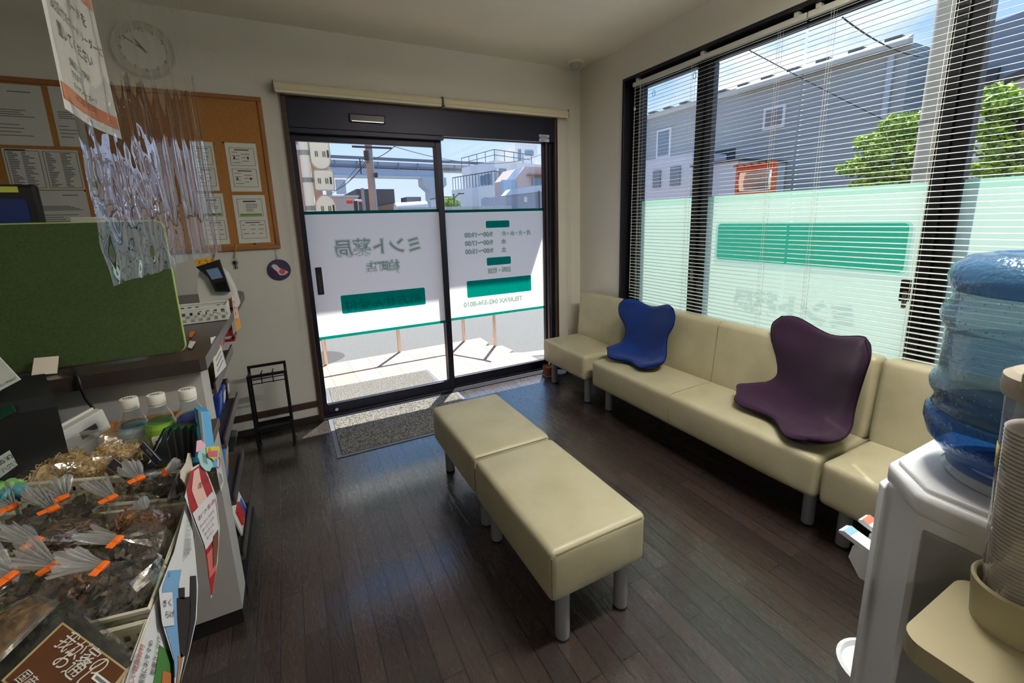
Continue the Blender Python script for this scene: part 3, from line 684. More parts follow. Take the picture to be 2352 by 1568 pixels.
edge = [(1103.5, 775.4), (1122, 787), (1115, 794), (1136, 792), (1141, 795), (1153, 793), (1178, 804.6), (1168, 810), (1188, 809), (1206, 809), (1230, 823)]
poly = [(-1.6, BY+.172), (-1.6, 4.80)]+[(q.x, q.y) for q in (P(a, b, 2, -.02) for a, b in edge)]+[(2.2, BY+.172)]
struct(MB().prism(poly, (0, 0, -.10), X_, Y_, (0, 0, .08)).build('porch', tiles()))
WHT = mat('road_paint', (226, 226, 222), .8)
struct(MB().prism([(2.25, 4.33), (2.6, 4.27), (5, 4.1), (5, 3.95), (2.55, 4.10), (2.22, 4.2)], (0, 0, -.10), X_, Y_, (0, 0, .008)).build('road_line', WHT))
doormat('outside_mat', .16, 1.12, 3.60, 4.13, -.0195, 'dark grey speckled carpet mat on the tiles outside the entrance')
o = MB().lathe([(0, .006), (.30, .006), (.31, 0)], (.16, 5.42, -.10), 32).build('manhole_cover', mat('cast_iron', (78, 78, 80), .6, metal=.4)); tag(o, 'round cast iron manhole cover in the road beyond the porch', 'manhole cover')
# entrance canopy that shades the upper half of the door
MB_ = MB().bx(-1.4, 2.64, BY+.172, 4.39, 2.62, 2.78).build('canopy', mat('canopy_white', (226, 226, 224), .6)); struct(MB_)
# stainless handrail at the porch edge
t = thing('handrail', 'stainless steel handrail on posts along the porch edge', 'handrail', (1.3, 4.9, -.02))
SS = mat('stainless', (205, 190, 175), .28, metal=.85)
pp = [(.232, 4.875), (1.018, 4.908), (1.817, 4.926), (2.053, 4.528)]
for x, y in pp:
    o = MB().cyl((x, y, -.021), (x, y, .80), .019, n=14).build('post', SS, t, True)
MB().tube([(-.5, 4.845, .815)]+[(x, y, .815) for x, y in pp]+[(2.09, 4.44, .815)], .019, 10).build('rail', SS, t, True)

def bldg(name, lab, c): return thing(name, lab, 'building', c)
WINB = mat('window_blue', (112, 138, 158), .12, spec=.8); DKF = mat('dark_frame', (58, 60, 64), .5)
def front(px0, px1, py0, Y, zb=-.1):
    a = P(px0, py0, 1, Y); b = P(px1, py0, 1, Y); return a.x, b.x, (a.z+b.z)/2
# sign pole with three cream panels
t = thing('sign_pole', 'cream steel pole carrying three cream sign panels at the left of the porch', 'sign', (.33, 6.5, -.1))
CR = mat('sign_cream', (232, 228, 214), .45); BR = mat('sign_band', (150, 150, 150), .4, metal=.5); OUTL = mat('sign_outline', (176, 168, 150), .5); PB = mat('print_black', (40, 40, 42), .6)
MB().cyl((.345, 6.5, -.1), (.345, 6.5, 3.4), .062, n=20).build('pole', CR, t, True)
for z, kind in ((2.36, 0), (2.02, 1), (1.66, 2)):
    if kind == 1: pl = rrect(.24, .26, .03, 4, .145, 0)
    elif kind == 0: pl = [(.01, .3), (.25, .3), (.25, 0)]+[(.13+.12*cos(a), -.08-.12*sin(a)) for a in [pi*k/10 for k in range(11)]]+[(.01, 0)]
    else: pl = [(.01, -.28), (.26, -.28)]+[(.13+.13*cos(a), .0+.17*sin(a)) for a in [pi*k/10 for k in range(11)]]
    o = MB().prism(pl, (.40, 6.47, z), X_, Z_, (0, .06, 0)).build('sign_panel', CR, t)
    mb = MB().tube([(.40+x, 6.468, z+y) for x, y in pl], .006, 5, True); mb.build('outline', OUTL, o)
    mb = MB()
    for k in range(2): 
        for q in range(2): mb.bx(.47+k*.09+q*.022, .478+k*.09+q*.022, 6.462, 6.4685, z-.045, z+.025)
    mb.bx(.615, .635, 6.462, 6.4685, z-.05, z+.04); mb.build('lettering', PB, o)
    mb = MB().cyl((.345, 6.5, z-.03), (.345, 6.5, z+.03), .066, n=20); mb.bx(.345, .42, 6.48, 6.52, z-.025, z+.025); mb.build('clamp_band', BR, t)
# brown tiled building edge at far left
t = bldg('brown_building', 'brown tiled building behind the sign pole', (-2, 10, -.1))
x0, x1, zz = front(600, 741, 470, 10); MB().bx(-9, P(741, 440, 1, 10).x, 10, 18, -.1, 7).build('wall', mat('brown_tile', (196, 142, 116), .8, var=.06), t)
MB().bx(-9, P(741, 440, 1, 10).x+.03, 9.96, 10, 2.9, 3.0).build('ledge', mat('ledge_cream', (222, 214, 200), .7), t)
# thin and thick utility poles, wires
CONC = mat('concrete', (166, 162, 156), .85, var=.08, vscale=3)
t = thing('utility_pole', 'concrete utility pole in front of the dark building beyond the door', 'utility pole', (2.83, 16, -.1))
MB().cyl((2.84, 16, -.1), (2.86, 16, 8), .135, .105, n=18).build('pole', CONC, t, True)
mb = MB()
for z in (4.25, 3.9): mb.bx(2.3, 3.6, 15.85, 15.9, z, z+.06)
mb.build('cross_arm', DKF, t)
mb = MB().cyl((2.72, 15.8, 3.5), (2.72, 15.8, 3.8), .08, n=12).cyl((2.98, 15.8, 2.95), (2.98, 15.8, 3.1), .06, n=12).cyl((2.5, 15.8, 3.05), (2.5, 15.8, 3.55), .02, n=8); mb.build('transformer_fitting', DKF, t)
a = P(744, 335, 1, 24); b = P(757, 446, 1, 24)
t = thing('utility_pole', 'thinner concrete utility pole right of the sign pole', 'utility pole', (b.x, 24, -.1))
MB().cyl((b.x, 24, -.1), (a.x, 24, 8.5), .15, .12, n=14).build('pole', CONC, t, True)
MB().rb(a.x+.35, a.x+.8, 23.8, 24.1, P(0, 378, 1, 24).z-1.1, P(0, 378, 1, 24).z-.4, .03).build('meter_box', mat('box_blue_grey', (158, 172, 190), .5), t)
def wire(nm, pts, lab, r=.011):
    o = MB().tube(pts, r, 5).build(nm, mat('wire_black', (52, 54, 60), .6)); tag(o, lab, 'wire')
def sag(p, q, s, n=14): return [p.lerp(q, i/n)-V((0, 0, s*4*(i/n)*(1-i/n))) for i in range(n+1)]
wire('overhead_wire', sag(P(845, 350, 1, 15.8), P(765, 442, 1, 23.6), .1), 'dark cable from the concrete pole down to the thin pole, topmost of three')
wire('overhead_wire', sag(P(845, 362, 1, 15.8), P(762, 438, 1, 23.6), .25), 'dark cable from the concrete pole down to the thin pole, middle of three')
wire('overhead_wire', sag(P(845, 372, 1, 15.8), P(760, 444, 1, 23.6), .1), 'dark cable from the concrete pole down to the thin pole, lowest of three')
wire('overhead_wire', sag(P(853, 365, 1, 15.8), P(930, 312, 1, 10), .1), 'dark cable rising from the concrete pole towards the door head')
wire('overhead_wire', sag(P(905, 336, 1, 14), P(1250, 352, 1, 20), .5), 'thin cable crossing the sky above the monorail beam')
# monorail viaduct
GB = mat('viaduct_grey', (176, 184, 198), .7, var=.04, vscale=.3); GD = mat('viaduct_dark', (122, 126, 136), .7)
t = thing('monorail_viaduct', 'pale grey elevated monorail viaduct crossing beyond the door', 'viaduct', (16, 60, -.1))
def beam(n, x0, x1, z0a, z0b, dz, y, w, m):
    k = MB(); k.add([V((x, yy, zz)) for x, z in ((x0, z0a), (x1, z0b)) for yy in (y, y+w) for zz in (z-dz, z)], [(0, 1, 3, 2), (4, 6, 7, 5), (0, 4, 5, 1), (2, 3, 7, 6), (0, 2, 6, 4), (1, 5, 7, 3)]); return k.build(n, m, t)
beam('parapet', -20, 45, 10.1, 9.2, .35, 60, .3, GD); beam('far_beam', -20, 45, 9.6, 8.7, .6, 60.4, .9, GB); beam('walkway', -20, 45, 8.95, 8.3, .28, 60.1, 1.2, GD); beam('near_beam', -20, 20.5, 8.75, 8.15, 1.05, 60.2, .9, GB); beam('lower_rail', -20, 20.5, 7.5, 7.35, .28, 60, 1.2, mat('viaduct_light', (206, 206, 206), .7))
beam('second_girder', 19.6, 45, 9.05, 8.9, 1.0, 60.3, 1.2, mat('viaduct_cream', (196, 190, 172), .7))
mb = MB()
for i in range(14): mb.bx(-4+i*2.6, -3.85+i*2.6, 59.9, 60, 8.35-i*.022, 9.3-i*.032)
mb.build('bracket_row', GD, t)
mb = MB(); mb.prism([(17.3, 7.2), (17.3, 6.2), (18.2, 5.4), (18.2, -.1), (19.7, -.1), (19.7, 5.4), (20.6, 6.2), (20.6, 7.2)], (0, 59.5, 0), X_, Z_, (0, 2.4, 0)); mb.build('pier', mat('pier_grey', (190, 192, 198), .75), t)
# grey low building, dark building, red sign, traffic pole
t = bldg('grey_building', 'low pale grey building left of the dark one beyond the door', (5, 22, -.1))
x0, x1, z1 = front(700, 822, 452, 22); MB().bx(x0, x1, 22, 23.6, -.1, z1).build('wall', mat('grey_render', (176, 176, 176), .8), t); MB().bx(x0, x1+.05, 21.95, 22.1, z1, z1+.06).build('coping', mat('coping_light', (206, 206, 204), .7), t)
t = bldg('dark_building', 'dark grey flat roofed building behind the concrete pole', (9, 28, -.1))
x0, x1, z1 = front(818, 905, 434, 28); MB().bx(x0, x1, 28, 36, -.1, z1).build('wall', mat('charcoal_cladding', (84, 80, 84), .75), t)
a = P(862, 475, 1, 27.8); b = P(908, 466, 1, 27.8); MB().add([V((a.x, 27.8, -.1)), V((b.x, 27.8, -.1)), V((b.x, 27.8, b.z)), V((a.x, 27.8, a.z)), V((a.x, 28, -.1)), V((b.x, 28, -.1)), V((b.x, 28, b.z)), V((a.x, 28, a.z))], [(0, 1, 2, 3), (4, 7, 6, 5), (3, 2, 6, 7), (0, 3, 7, 4), (1, 5, 6, 2)]).build('brown_annex', mat('brown_wall', (128, 104, 86), .8), t)
t = thing('traffic_signal', 'grey signal post with an arm and a red sign left of the concrete pole', 'traffic signal', (P(836, 480, 1, 17).x, 17, -.1))
q = P(836, 470, 1, 17); MB().cyl((q.x, 17, -.1), (P(832, 432, 1, 17).x, 17, P(832, 432, 1, 17).z), .06, n=10).build('post', mat('signal_grey', (150, 160, 170), .5), t)
r = P(815, 461, 1, 17); MB().cyl((q.x, 17, r.z), (r.x, 17, r.z), .04, n=8).build('arm', mat('signal_white', (220, 222, 224), .5), t)
r2 = P(795, 461, 1, 17); MB().rb(r2.x, r2.x+.22, 16.97, 17.0, r.z-.1, r.z+.02, .01).build('red_sign', mat('sign_red', (224, 62, 60), .5), t)
mb = MB().rb(r.x-.05, r.x+.08, 16.93, 17.05, r.z-.42, r.z, .02); mb.build('signal_lamp', DKF, t)
# white tank and low roofs
t = thing('tank_lorry', 'white rounded tank behind the low wall beyond the door', 'tank', (14, 26, -.1))
a = P(912, 474, 1, 26); b = P(985, 470, 1, 26); MB().cyl((a.x, 26.5, a.z-.2), (b.x, 26.5, a.z-.1), .42, n=18).build('tank', mat('tank_white', (232, 232, 232), .5), t, True); MB().bx(a.x+.5, b.x-.3, 26.2, 26.8, -.1, a.z-.5).build('chassis', DKF, t)
MB().bx(P(935, 470, 1, 27.5).x, P(968, 470, 1, 27.5).x, 27.5, 29, -.1, P(950, 452, 1, 27.5).z).build('cab', mat('cab_grey', (98, 100, 112), .6), t)
t = thing('low_wall', 'low white wall with a tiled top across the street from the door', 'wall', (12, 19, -.1))
x0, x1, z1 = front(915, 1175, 477, 19); MB().bx(x0, x1, 19, 19.2, -.1, z1-.06).build('wall', mat('low_wall_white', (214, 214, 210), .8), t)
mb = MB()
for i in range(26): mb.bx(x0+(x1-x0)*i/26, x0+(x1-x0)*(i+.86)/26, 18.95, 19.25, z1-.06, z1+.05)
mb.build('coping_tiles', mat('coping_grey', (190, 196, 196), .6), t)
# street lamp and tree
t = thing('street_lamp', 'dark street lamp in front of the small tree beyond the door', 'street lamp', (P(1043, 470, 1, 24).x, 24, -.1))
q = P(1042, 445, 1, 24); MB().cyl((q.x, 24, -.1), (q.x, 24, q.z), .045, n=8).build('post', DKF, t); MB().tube([(q.x, 24, q.z-.25), (q.x+.28, 24, q.z-.02), (q.x+.36, 24, q.z)], .03, 6).build('arm', DKF, t); MB().rb(q.x+.3, q.x+.6, 23.9, 24.1, q.z-.02, q.z+.06, .02).build('lamp_head', DKF, t)
def leaves(mb, c, r, n, s, seed):
    rnd = random.Random(seed)
    for _ in range(n):
        d = V((rnd.gauss(0, 1), rnd.gauss(0, 1), rnd.gauss(0, 1))).normalized(); k = rnd.random()**.35
        p = V((c[0]+d.x*r[0]*k, c[1]+d.y*r[1]*k, c[2]+d.z*r[2]*k)); a = V((rnd.gauss(0, 1), rnd.gauss(0, 1), rnd.gauss(0, .6))).normalized(); b = a.orthogonal().normalized(); b = Matrix.Rotation(rnd.random()*6.3, 3, a) @ b
        L = s*rnd.uniform(.7, 1.3); m = (a.cross(b))*L*.12
        mb.add([p-a*L, p+b*L*.5+m, p+a*L, p-b*L*.5+m], [(0, 1, 2, 3)])
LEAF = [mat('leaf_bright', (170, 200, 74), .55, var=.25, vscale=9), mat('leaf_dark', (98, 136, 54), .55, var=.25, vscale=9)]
def tree(lab, blobs, trunk, n, s, seed):
    t = thing('tree', lab, 'tree', trunk[0]); mb = MB()
    for i, (c, r) in enumerate(blobs):
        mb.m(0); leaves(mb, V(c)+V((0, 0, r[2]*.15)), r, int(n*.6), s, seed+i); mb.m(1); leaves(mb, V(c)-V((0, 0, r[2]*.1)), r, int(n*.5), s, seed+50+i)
    mb.build('foliage', LEAF, t)
    mb = MB(); mb.tube(trunk, [.09, .07, .05, .03][:len(trunk)], 8)
    for c, r in blobs: mb.tube([trunk[-2], V(trunk[-2]).lerp(V(c), .5)+V((0, 0, .05)), c], [.04, .03, .012], 6)
    mb.build('trunk', mat('bark', (84, 72, 62), .9), t)
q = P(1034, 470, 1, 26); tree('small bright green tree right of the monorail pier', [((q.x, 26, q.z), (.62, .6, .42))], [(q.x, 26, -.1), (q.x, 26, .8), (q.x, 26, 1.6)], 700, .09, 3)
t = bldg('white_shed', 'low white building behind the small tree beyond the door', (20, 41, -.1)); x0, x1, z1 = front(1018, 1054, 453, 41); MB().bx(x0, x1, 41, 45, -.1, z1).build('wall', mat('shed_white', (222, 222, 226), .8), t); MB().bx(x0-.1, x1+.1, 40.9, 45, z1, z1+.08).build('roof_edge', DKF, t)
# white three storey house
HW = mat('house_white', (236, 232, 226), .8, var=.03)
t = bldg('white_house', 'white three storey house with roof railing right of the monorail', (14.5, 30, -.1))
xa, xb, xc = P(1094, 400, 1, 32).x, P(1137, 400, 1, 30).x, P(1205, 400, 1, 33).x; zt = P(1137, 368, 1, 30).z
MB().prism([(xa, 35), (xb, 30), (xc+2, 32.0), (xc+1, 38)], (0, 0, -.1), X_, Y_, (0, 0, zt+.1)).build('wall', HW, t)
zb = P(1110, 427, 1, 30).z; MB().prism([(xa-1.2, 34.4), (xb-.55, 28.9), (xb+.15, 29.6), (xa+.1, 35.0)], (0, 0, -.1), X_, Y_, (0, 0, zb+.1)).build('balcony_base', HW, t)
mb = MB(); A = V((xa-1.1, 34.3, zb)); B = V((xb-.5, 28.95, zb)); C = V((xb+.15, 29.5, zb)); h = V((0, 0, .95))
for i in range(15): p = A.lerp(B, i/14); mb.cyl(p, p+h, .025, n=5)
for p, r in ((A, B), (B, C)): mb.cyl(p+h, r+h, .035, n=6)
for i in range(4): p = B.lerp(C, i/3); mb.cyl(p, p+h, .025, n=5)
mb.build('balcony_railing', DKF, t)
mb = MB(); A = V((xa, 35, zt)); B = V((xb, 30, zt)); C = V((xc, 31.8, zt)); h = V((0, 0, .75))
for a, b, n in ((A, B, 4), (B, C, 4)):
    for i in range(n+1): p = a.lerp(b, i/n); mb.cyl(p, p+h, .025, n=5)
    mb.cyl(a+h, b+h, .03, n=5); mb.cyl(a+h*.5, b+h*.5, .025, n=5)
mb.build('roof_railing', DKF, t)
tw0, tw1 = P(1183, 345, 1, 33), P(1234, 345, 1, 33); MB().bx(tw0.x, tw1.x, 33, 37, zt-.1, P(1210, 331, 1, 33).z).build('stair_tower', HW, t)
w0, w1 = P(1206, 345, 1, 32.97), P(1225, 358, 1, 32.97); MB().bx(w0.x, w1.x, 32.9, 32.99, w1.z, w0.z).build('tower_window', WINB, t)
d0, d1 = P(1190, 343, 1, 32.97), P(1197, 369, 1, 32.97); MB().bx(d0.x, d1.x, 32.9, 32.99, d1.z, d0.z).build('tower_door', WINB, t)
def on_face(px, py, a, b):   # a point of the left face, which runs from a to b
    d = RR*((px-CX)/F)-UU*((py-CY)/F)+FF; n = V((-(b[1]-a[1]), b[0]-a[0], 0)); k = (V((a[0], a[1], 0))-CAM).dot(n)/d.dot(n); return CAM+d*k
def face_win(nm, x0, x1, y0, y1, a, b, m):
    q = [on_face(x, y, a, b) for x, y in ((x0, y1), (x1, y1), (x1, y0), (x0, y0))]; z0 = (q[0].z+q[1].z)/2; z1 = (q[2].z+q[3].z)/2
    n = V((b[1]-a[1], -(b[0]-a[0]), 0)).normalized()*.05
    if n.y > 0: n = -n
    c = [V((q[0].x, q[0].y, z0)), V((q[1].x, q[1].y, z0)), V((q[1].x, q[1].y, z1)), V((q[0].x, q[0].y, z1))]
    MB().add(c+[p+n for p in c], [(0, 3, 2, 1), (4, 5, 6, 7), (0, 1, 5, 4), (1, 2, 6, 5), (2, 3, 7, 6), (3, 0, 4, 7)]).build(nm, m, t)
fa, fb = (xa, 35), (xb, 30)
face_win('balcony_window', 1104, 1114, 403, 425, fa, fb, WINB); face_win('balcony_window', 1117, 1128, 399, 424, fa, fb, WINB)
fc = (xc+2, 32.0)
face_win('bay_window', 1147, 1163, 387, 413, fb, fc, WINB); face_win('ground_window', 1131, 1139, 452, 467, fb, fc, DKF)
face_win('drain_pipe', 1140, 1142.5, 385, 470, fb, fc, mat('pipe_white', (206, 206, 206), .6))
face_win('ground_window', 1111, 1123, 454, 469, (xa-1.2, 34.4-.02), (xb-.55, 28.9-.02), WINB)
# pink and blue houses at right
t = bldg('pink_house', 'pinkish house with a pale blue sloping roof beside the white house', (14, 24, -.1))
x0, x1, z1 = front(1180, 1262, 383, 24); xe = P(1166, 430, 1, 24).x
MB().prism([(x0+.2, -.1), (x1+1, -.1), (x1+1, z1), (x0+.75, z1), (x0+.1, P(1185, 410, 1, 24).z)], (0, 24, 0), X_, Z_, (0, 3, 0)).build('wall', mat('house_pink', (202, 178, 170), .85), t)
a, b, c, d = P(1162, 414, 1, 23.9), P(1185, 410, 1, 23.9), P(1202, 383, 1, 23.9), P(1184, 388, 1, 23.9)
MB().add([a, b, c, d]+[p+V((0, .12, -.02)) for p in (a, b, c, d)], [(0, 1, 2, 3), (4, 7, 6, 5), (0, 4, 5, 1), (1, 5, 6, 2), (2, 6, 7, 3), (3, 7, 4, 0)]).build('roof_slope', mat('roof_pale_blue', (206, 216, 232), .5), t)
MB().bx(P(1157, 440, 1, 23.9).x, P(1185, 440, 1, 23.9).x, 23.9, 24.2, -.1, P(1170, 413, 1, 23.9).z).build('blue_wall', mat('house_blue', (166, 186, 208), .8), t)
a, b = P(1222, 409, 1, 23.95), P(1246, 425, 1, 23.95); MB().bx(a.x, b.x, 23.85, 24, b.z, a.z).build('window', WINB, t); MB().bx(a.x-.35, b.x+.3, 23.5, 24, a.z+.12, a.z+.2).build('window_awning', mat('awning_brown', (150, 112, 92), .7), t)
t = bldg('blue_house', 'grey blue house with a pale roof low at the right edge of the door view', (12, 19.5, -.1))
x0, x1, z0 = front(1161, 1262, 446, 19.5); zr = P(1248, 422, 1, 19.5).z; zl = P(1166, 449, 1, 19.5).z; zm = P(1248, 436, 1, 19.5).z
MB().prism([(x0, -.1), (x1+1, -.1), (x1+1, zm+.05), (x0, zl)], (0, 19.5, 0), X_, Z_, (0, 3, 0)).build('wall', mat('house_grey_blue', (158, 166, 182), .8), t)
MB().prism([(x0-.05, zl), (x1+1, zm+.08), (x1+1, zr+.12), (x0+.25, P(1175, 435, 1, 19.5).z)], (0, 19.42, 0), X_, Z_, (0, .5, 0)).build('roof', MATS['roof_pale_blue'], t)
a, b = P(1203, 452, 1, 19.45), P(1210, 464, 1, 19.45); MB().bx(a.x, b.x, 19.4, 19.5, b.z, a.z).build('window', mat('win_white', (220, 222, 224), .5), t)
MB().cyl((P(1237, 450, 1, 19.45).x, 19.4, -.1), (P(1237, 450, 1, 19.45).x, 19.4, P(1237, 438, 1, 19.4).z), .03, n=8).build('drain_pipe', DKF, t)

# ---- seen through the side window: grey house, white annex, mirror, pole, trees
def siding(nm, c, pitch):
    def b(nt):
        p = N(nt, 'ShaderNodeBsdfPrincipled'); t = N(nt, 'ShaderNodeTexCoord'); w = N(nt, 'ShaderNodeTexWave'); w.bands_direction = 'Z'; w.inputs['Scale'].default_value = 1/pitch/2/pi*pi; nt.links.new(t.outputs['Object'], w.inputs['Vector'])
        p.inputs['Base Color'].default_value = lin(c)+(1,); p.inputs['Roughness'].default_value = .55
        bp = N(nt, 'ShaderNodeBump'); bp.inputs['Strength'].default_value = .6; bp.inputs['Distance'].default_value = .02; nt.links.new(w.outputs['Fac'], bp.inputs['Height']); nt.links.new(bp.outputs[0], p.inputs['Normal'])
        return p.outputs[0]
    return shader(nm, b)
HX = 12
t = bldg('grey_house', 'long grey blue clad house across the side street', (HX, 9, -.1))
MB().bx(HX, HX+9, 5.0, 17, -.1, 4.78).build('wall', siding('grey_siding', (166, 170, 168), .12), t)
MB().prism([(0, 0), (.0, .16), (-.22, .05), (-.22, -.06)], (HX+.02, 5.0, 4.78), X_, Z_, (0, 3.9, 0)).build('eave', mat('eave_cream', (206, 202, 190), .6), t)
MB().bx(HX-.06, HX+9, 8.9, 17, 4.76, 4.9).build('eave', MATS['eave_cream'], t)
mb = MB()
for i in range(16): mb.bx(HX+.0, HX+.3, 5.2+i*.7, 5.5+i*.7, 4.94, 4.99)
mb.build('roof_ridges', mat('roof_slate', (92, 104, 106), .6), t)
def wwin(px0, py0, px1, py1, nm='window'):
    a = P(px0, py0, 0, HX); b = P(px1, py1, 0, HX); y0, y1 = min(a.y, b.y), max(a.y, b.y); z0, z1 = min(a.z, b.z), max(a.z, b.z)
    o = MB().bx(HX-.05, HX+.02, y0, y1, z0, z1).build(nm, mat('win_frame_white', (226, 226, 222), .5), t)
    mb = MB().bx(HX-.056, HX-.05, y0+.07, y1-.07, z0+.07, z1-.07); mb.build('pane', mat('win_glass_grey', (118, 134, 142), .1, spec=.8), o)
wwin(1757, 250, 1803, 292); wwin(1511, 300, 1541, 361)
q = P(2045, 150, 0, HX-.05); MB().cyl((q.x, q.y, -.1), (q.x, q.y, 4.6), .06, n=10).build('drain_pipe', mat('pipe_grey', (186, 190, 192), .5), t)
a = P(1690, 340, 0, HX); b = P(1640, 400, 0, HX); MB().bx(HX-.02, HX+.01, a.y, b.y, 1.0, a.z).build('dark_opening', mat('opening_dark', (52, 60, 72), .7), t)
t = bldg('grey_gable_house', 'grey house end with a balcony behind the concrete pole', (13, 4, -.1))
a = P(2138, 103, 0, 13); MB().prism([(-.1, -.1), (4.0, -.1), (4.0, 4.9), (1.4, 5.15), (-.1, 4.6)], (13, .95, 0), Y_, Z_, (6, 0, 0)).build('wall', mat('gable_grey', (140, 150, 158), .7), t)
MB().rb(12.9, 13.0, 3.6, 4.6, 2.6, 3.5, .01).build('balcony_panel', mat('balcony_grey', (168, 174, 178), .6), t); MB().bx(12.86, 13.0, 3.9, 4.2, 2.5, 4.1).build('dark_pipe', mat('pipe_dark', (66, 70, 76), .6), t)
t = bldg('pale_house', 'pale house with a dark roof edge at the far right of the window', (11, 3, -.1))
MB().prism([(-2, -.1), (3.55, -.1), (3.55, 3.36), (2.95, 3.52), (-2, 3.9)], (11.2, 0, 0), Y_, Z_, (1.6, 0, 0)).build('wall', mat('pale_render', (206, 202, 194), .8), t)
MB().prism([(-2, 3.9), (2.95, 3.52), (3.7, 3.28), (3.7, 3.36), (2.95, 3.62), (-2, 4.02)], (11.0, 0, 0), Y_, Z_, (1.8, 0, 0)).build('roof_edge', mat('roof_dark', (84, 82, 80), .7), t)
MB().bx(11.15, 11.2, 1.8, 2.6, 1.4, 2.4).build('window', mat('win_glass_grey', (118, 134, 142), .1), t)
t = bldg('white_annex', 'white rendered annex with two narrow windows in front of the grey house', (10.5, 10.3, -.1))
MB().bx(10.5, 11.95, 9.17, 12.6, -.1, 3.12).build('wall', mat('annex_white', (222, 222, 226), .8), t)
for p0, p1 in (((1500, 392), (1515, 430)), ((1540, 384), (1560, 425))):
    a = P(*p0, 0, 10.45); b = P(*p1, 0, 10.45); o = MB().bx(10.44, 10.5, b.y, a.y, b.z, a.z).build('window', mat('win_glass_grey', (118, 134, 142), .1), t)
t = bldg('low_shed', 'low pale shed left of the orange framed street mirror', (10, 7.5, -.1)); a = P(1650, 375, 0, 10); b = P(1690, 440, 0, 10); MB().bx(10, 11.9, b.y, a.y+.8, -.1, a.z).build('wall', mat('shed_pale', (196, 200, 204), .8), t); MB().bx(9.94, 11.9, b.y-.05, a.y+.85, a.z, a.z+.05).build('roof', DKF, t)
# convex street mirror with orange frame
t = thing('street_mirror', 'rectangular convex street mirror in an orange frame outside the window', 'mirror', (6.5, 4.47, -.1))
ORG = mat('mirror_orange', (214, 96, 52), .5); x = 6.5
mb = MB().rb(x-.02, x+.05, 4.15, 4.79, 1.70, 1.75, .01).rb(x-.02, x+.05, 4.15, 4.79, 2.06, 2.12, .01).rb(x-.02, x+.05, 4.15, 4.20, 1.75, 2.06, .01).rb(x-.02, x+.05, 4.74, 4.79, 1.75, 2.06, .01); mb.build('frame', ORG, t)
mb = MB(); mb.prism([(4.16, 2.12), (4.78, 2.12), (4.78, 2.16), (4.16, 2.16)], (x-.1, 0, 0), Y_, Z_, (.15, 0, 0)); mb.m(1)
for k in range(5): mb.prism([(4.18+k*.12, 2.121), (4.22+k*.12, 2.121), (4.27+k*.12, 2.159), (4.23+k*.12, 2.159)], (x-.102, 0, 0), Y_, Z_, (.003, 0, 0))
mb.build('hood', [ORG, DKF], t)
MB().grid(lambda u, v: V((x-.03*(1-(2*u-1)**2)*.5-.03*(1-(2*v-1)**2)*.5, 4.195+.55*u, 1.745+.32*v)), 16, 12).build('mirror_face', mat('mirror_silver', (235, 240, 240), .02, metal=1), t, 'all', solid=.004)
MB().cyl((x+.12, 4.83, -.1), (x+.12, 4.83, 2.2), .04, n=12).build('post', ORG, t, True)
# concrete pole close to the window
t = thing('utility_pole', 'thick grey concrete utility pole close outside the side window', 'utility pole', (4.4, 1.52, -.1))
MB().cyl((4.42, 1.600, -.1), (4.42, 1.592, 9), .122, .116, n=24).build('pole', mat('concrete_pale', (176, 176, 170), .85, var=.08, vscale=4), t, True)
mb = MB()
for z in (2.05, 1.7): mb.cyl((4.42, 1.599, z), (4.42, 1.599, z+.03), .125, n=24)
mb.build('steel_band', mat('band_steel', (140, 142, 142), .4, metal=.6), t)
wa, wb = P(2040, 280, 0, 11.98), P(1735, 115, 0, 7); wire('overhead_wire', sag(wb+(wa-wb)*((RX+.15-wb.x)/(wa.x-wb.x)), wa, .05), 'dark cable running from above the window down to the grey house', .008)
wire('overhead_wire', sag(P(1935, 40, 0, 7), P(2110, 130, 0, 11), .08), 'dark cable passing high over the grey house roof')
# pruned garden trees: flat pads of leaves on bent limbs
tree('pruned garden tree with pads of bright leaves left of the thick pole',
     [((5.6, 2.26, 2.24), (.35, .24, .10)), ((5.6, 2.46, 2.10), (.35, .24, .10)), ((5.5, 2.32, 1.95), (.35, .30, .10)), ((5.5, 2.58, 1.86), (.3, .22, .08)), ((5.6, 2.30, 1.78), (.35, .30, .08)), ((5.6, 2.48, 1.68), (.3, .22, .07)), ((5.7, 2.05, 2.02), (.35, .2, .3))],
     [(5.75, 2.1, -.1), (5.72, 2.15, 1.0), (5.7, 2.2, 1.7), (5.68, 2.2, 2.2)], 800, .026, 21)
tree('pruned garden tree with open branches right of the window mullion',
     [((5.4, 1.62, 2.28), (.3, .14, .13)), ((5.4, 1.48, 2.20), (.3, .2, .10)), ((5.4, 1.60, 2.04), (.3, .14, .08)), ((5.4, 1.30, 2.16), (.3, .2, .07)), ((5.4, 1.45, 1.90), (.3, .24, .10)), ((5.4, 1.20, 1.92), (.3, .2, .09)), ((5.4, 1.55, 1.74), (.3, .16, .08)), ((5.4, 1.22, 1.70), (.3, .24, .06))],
     [(5.5, 1.2, -.1), (5.5, 1.25, 1.0), (5.5, 1.35, 1.7), (5.5, 1.5, 2.1)], 600, .026, 61)
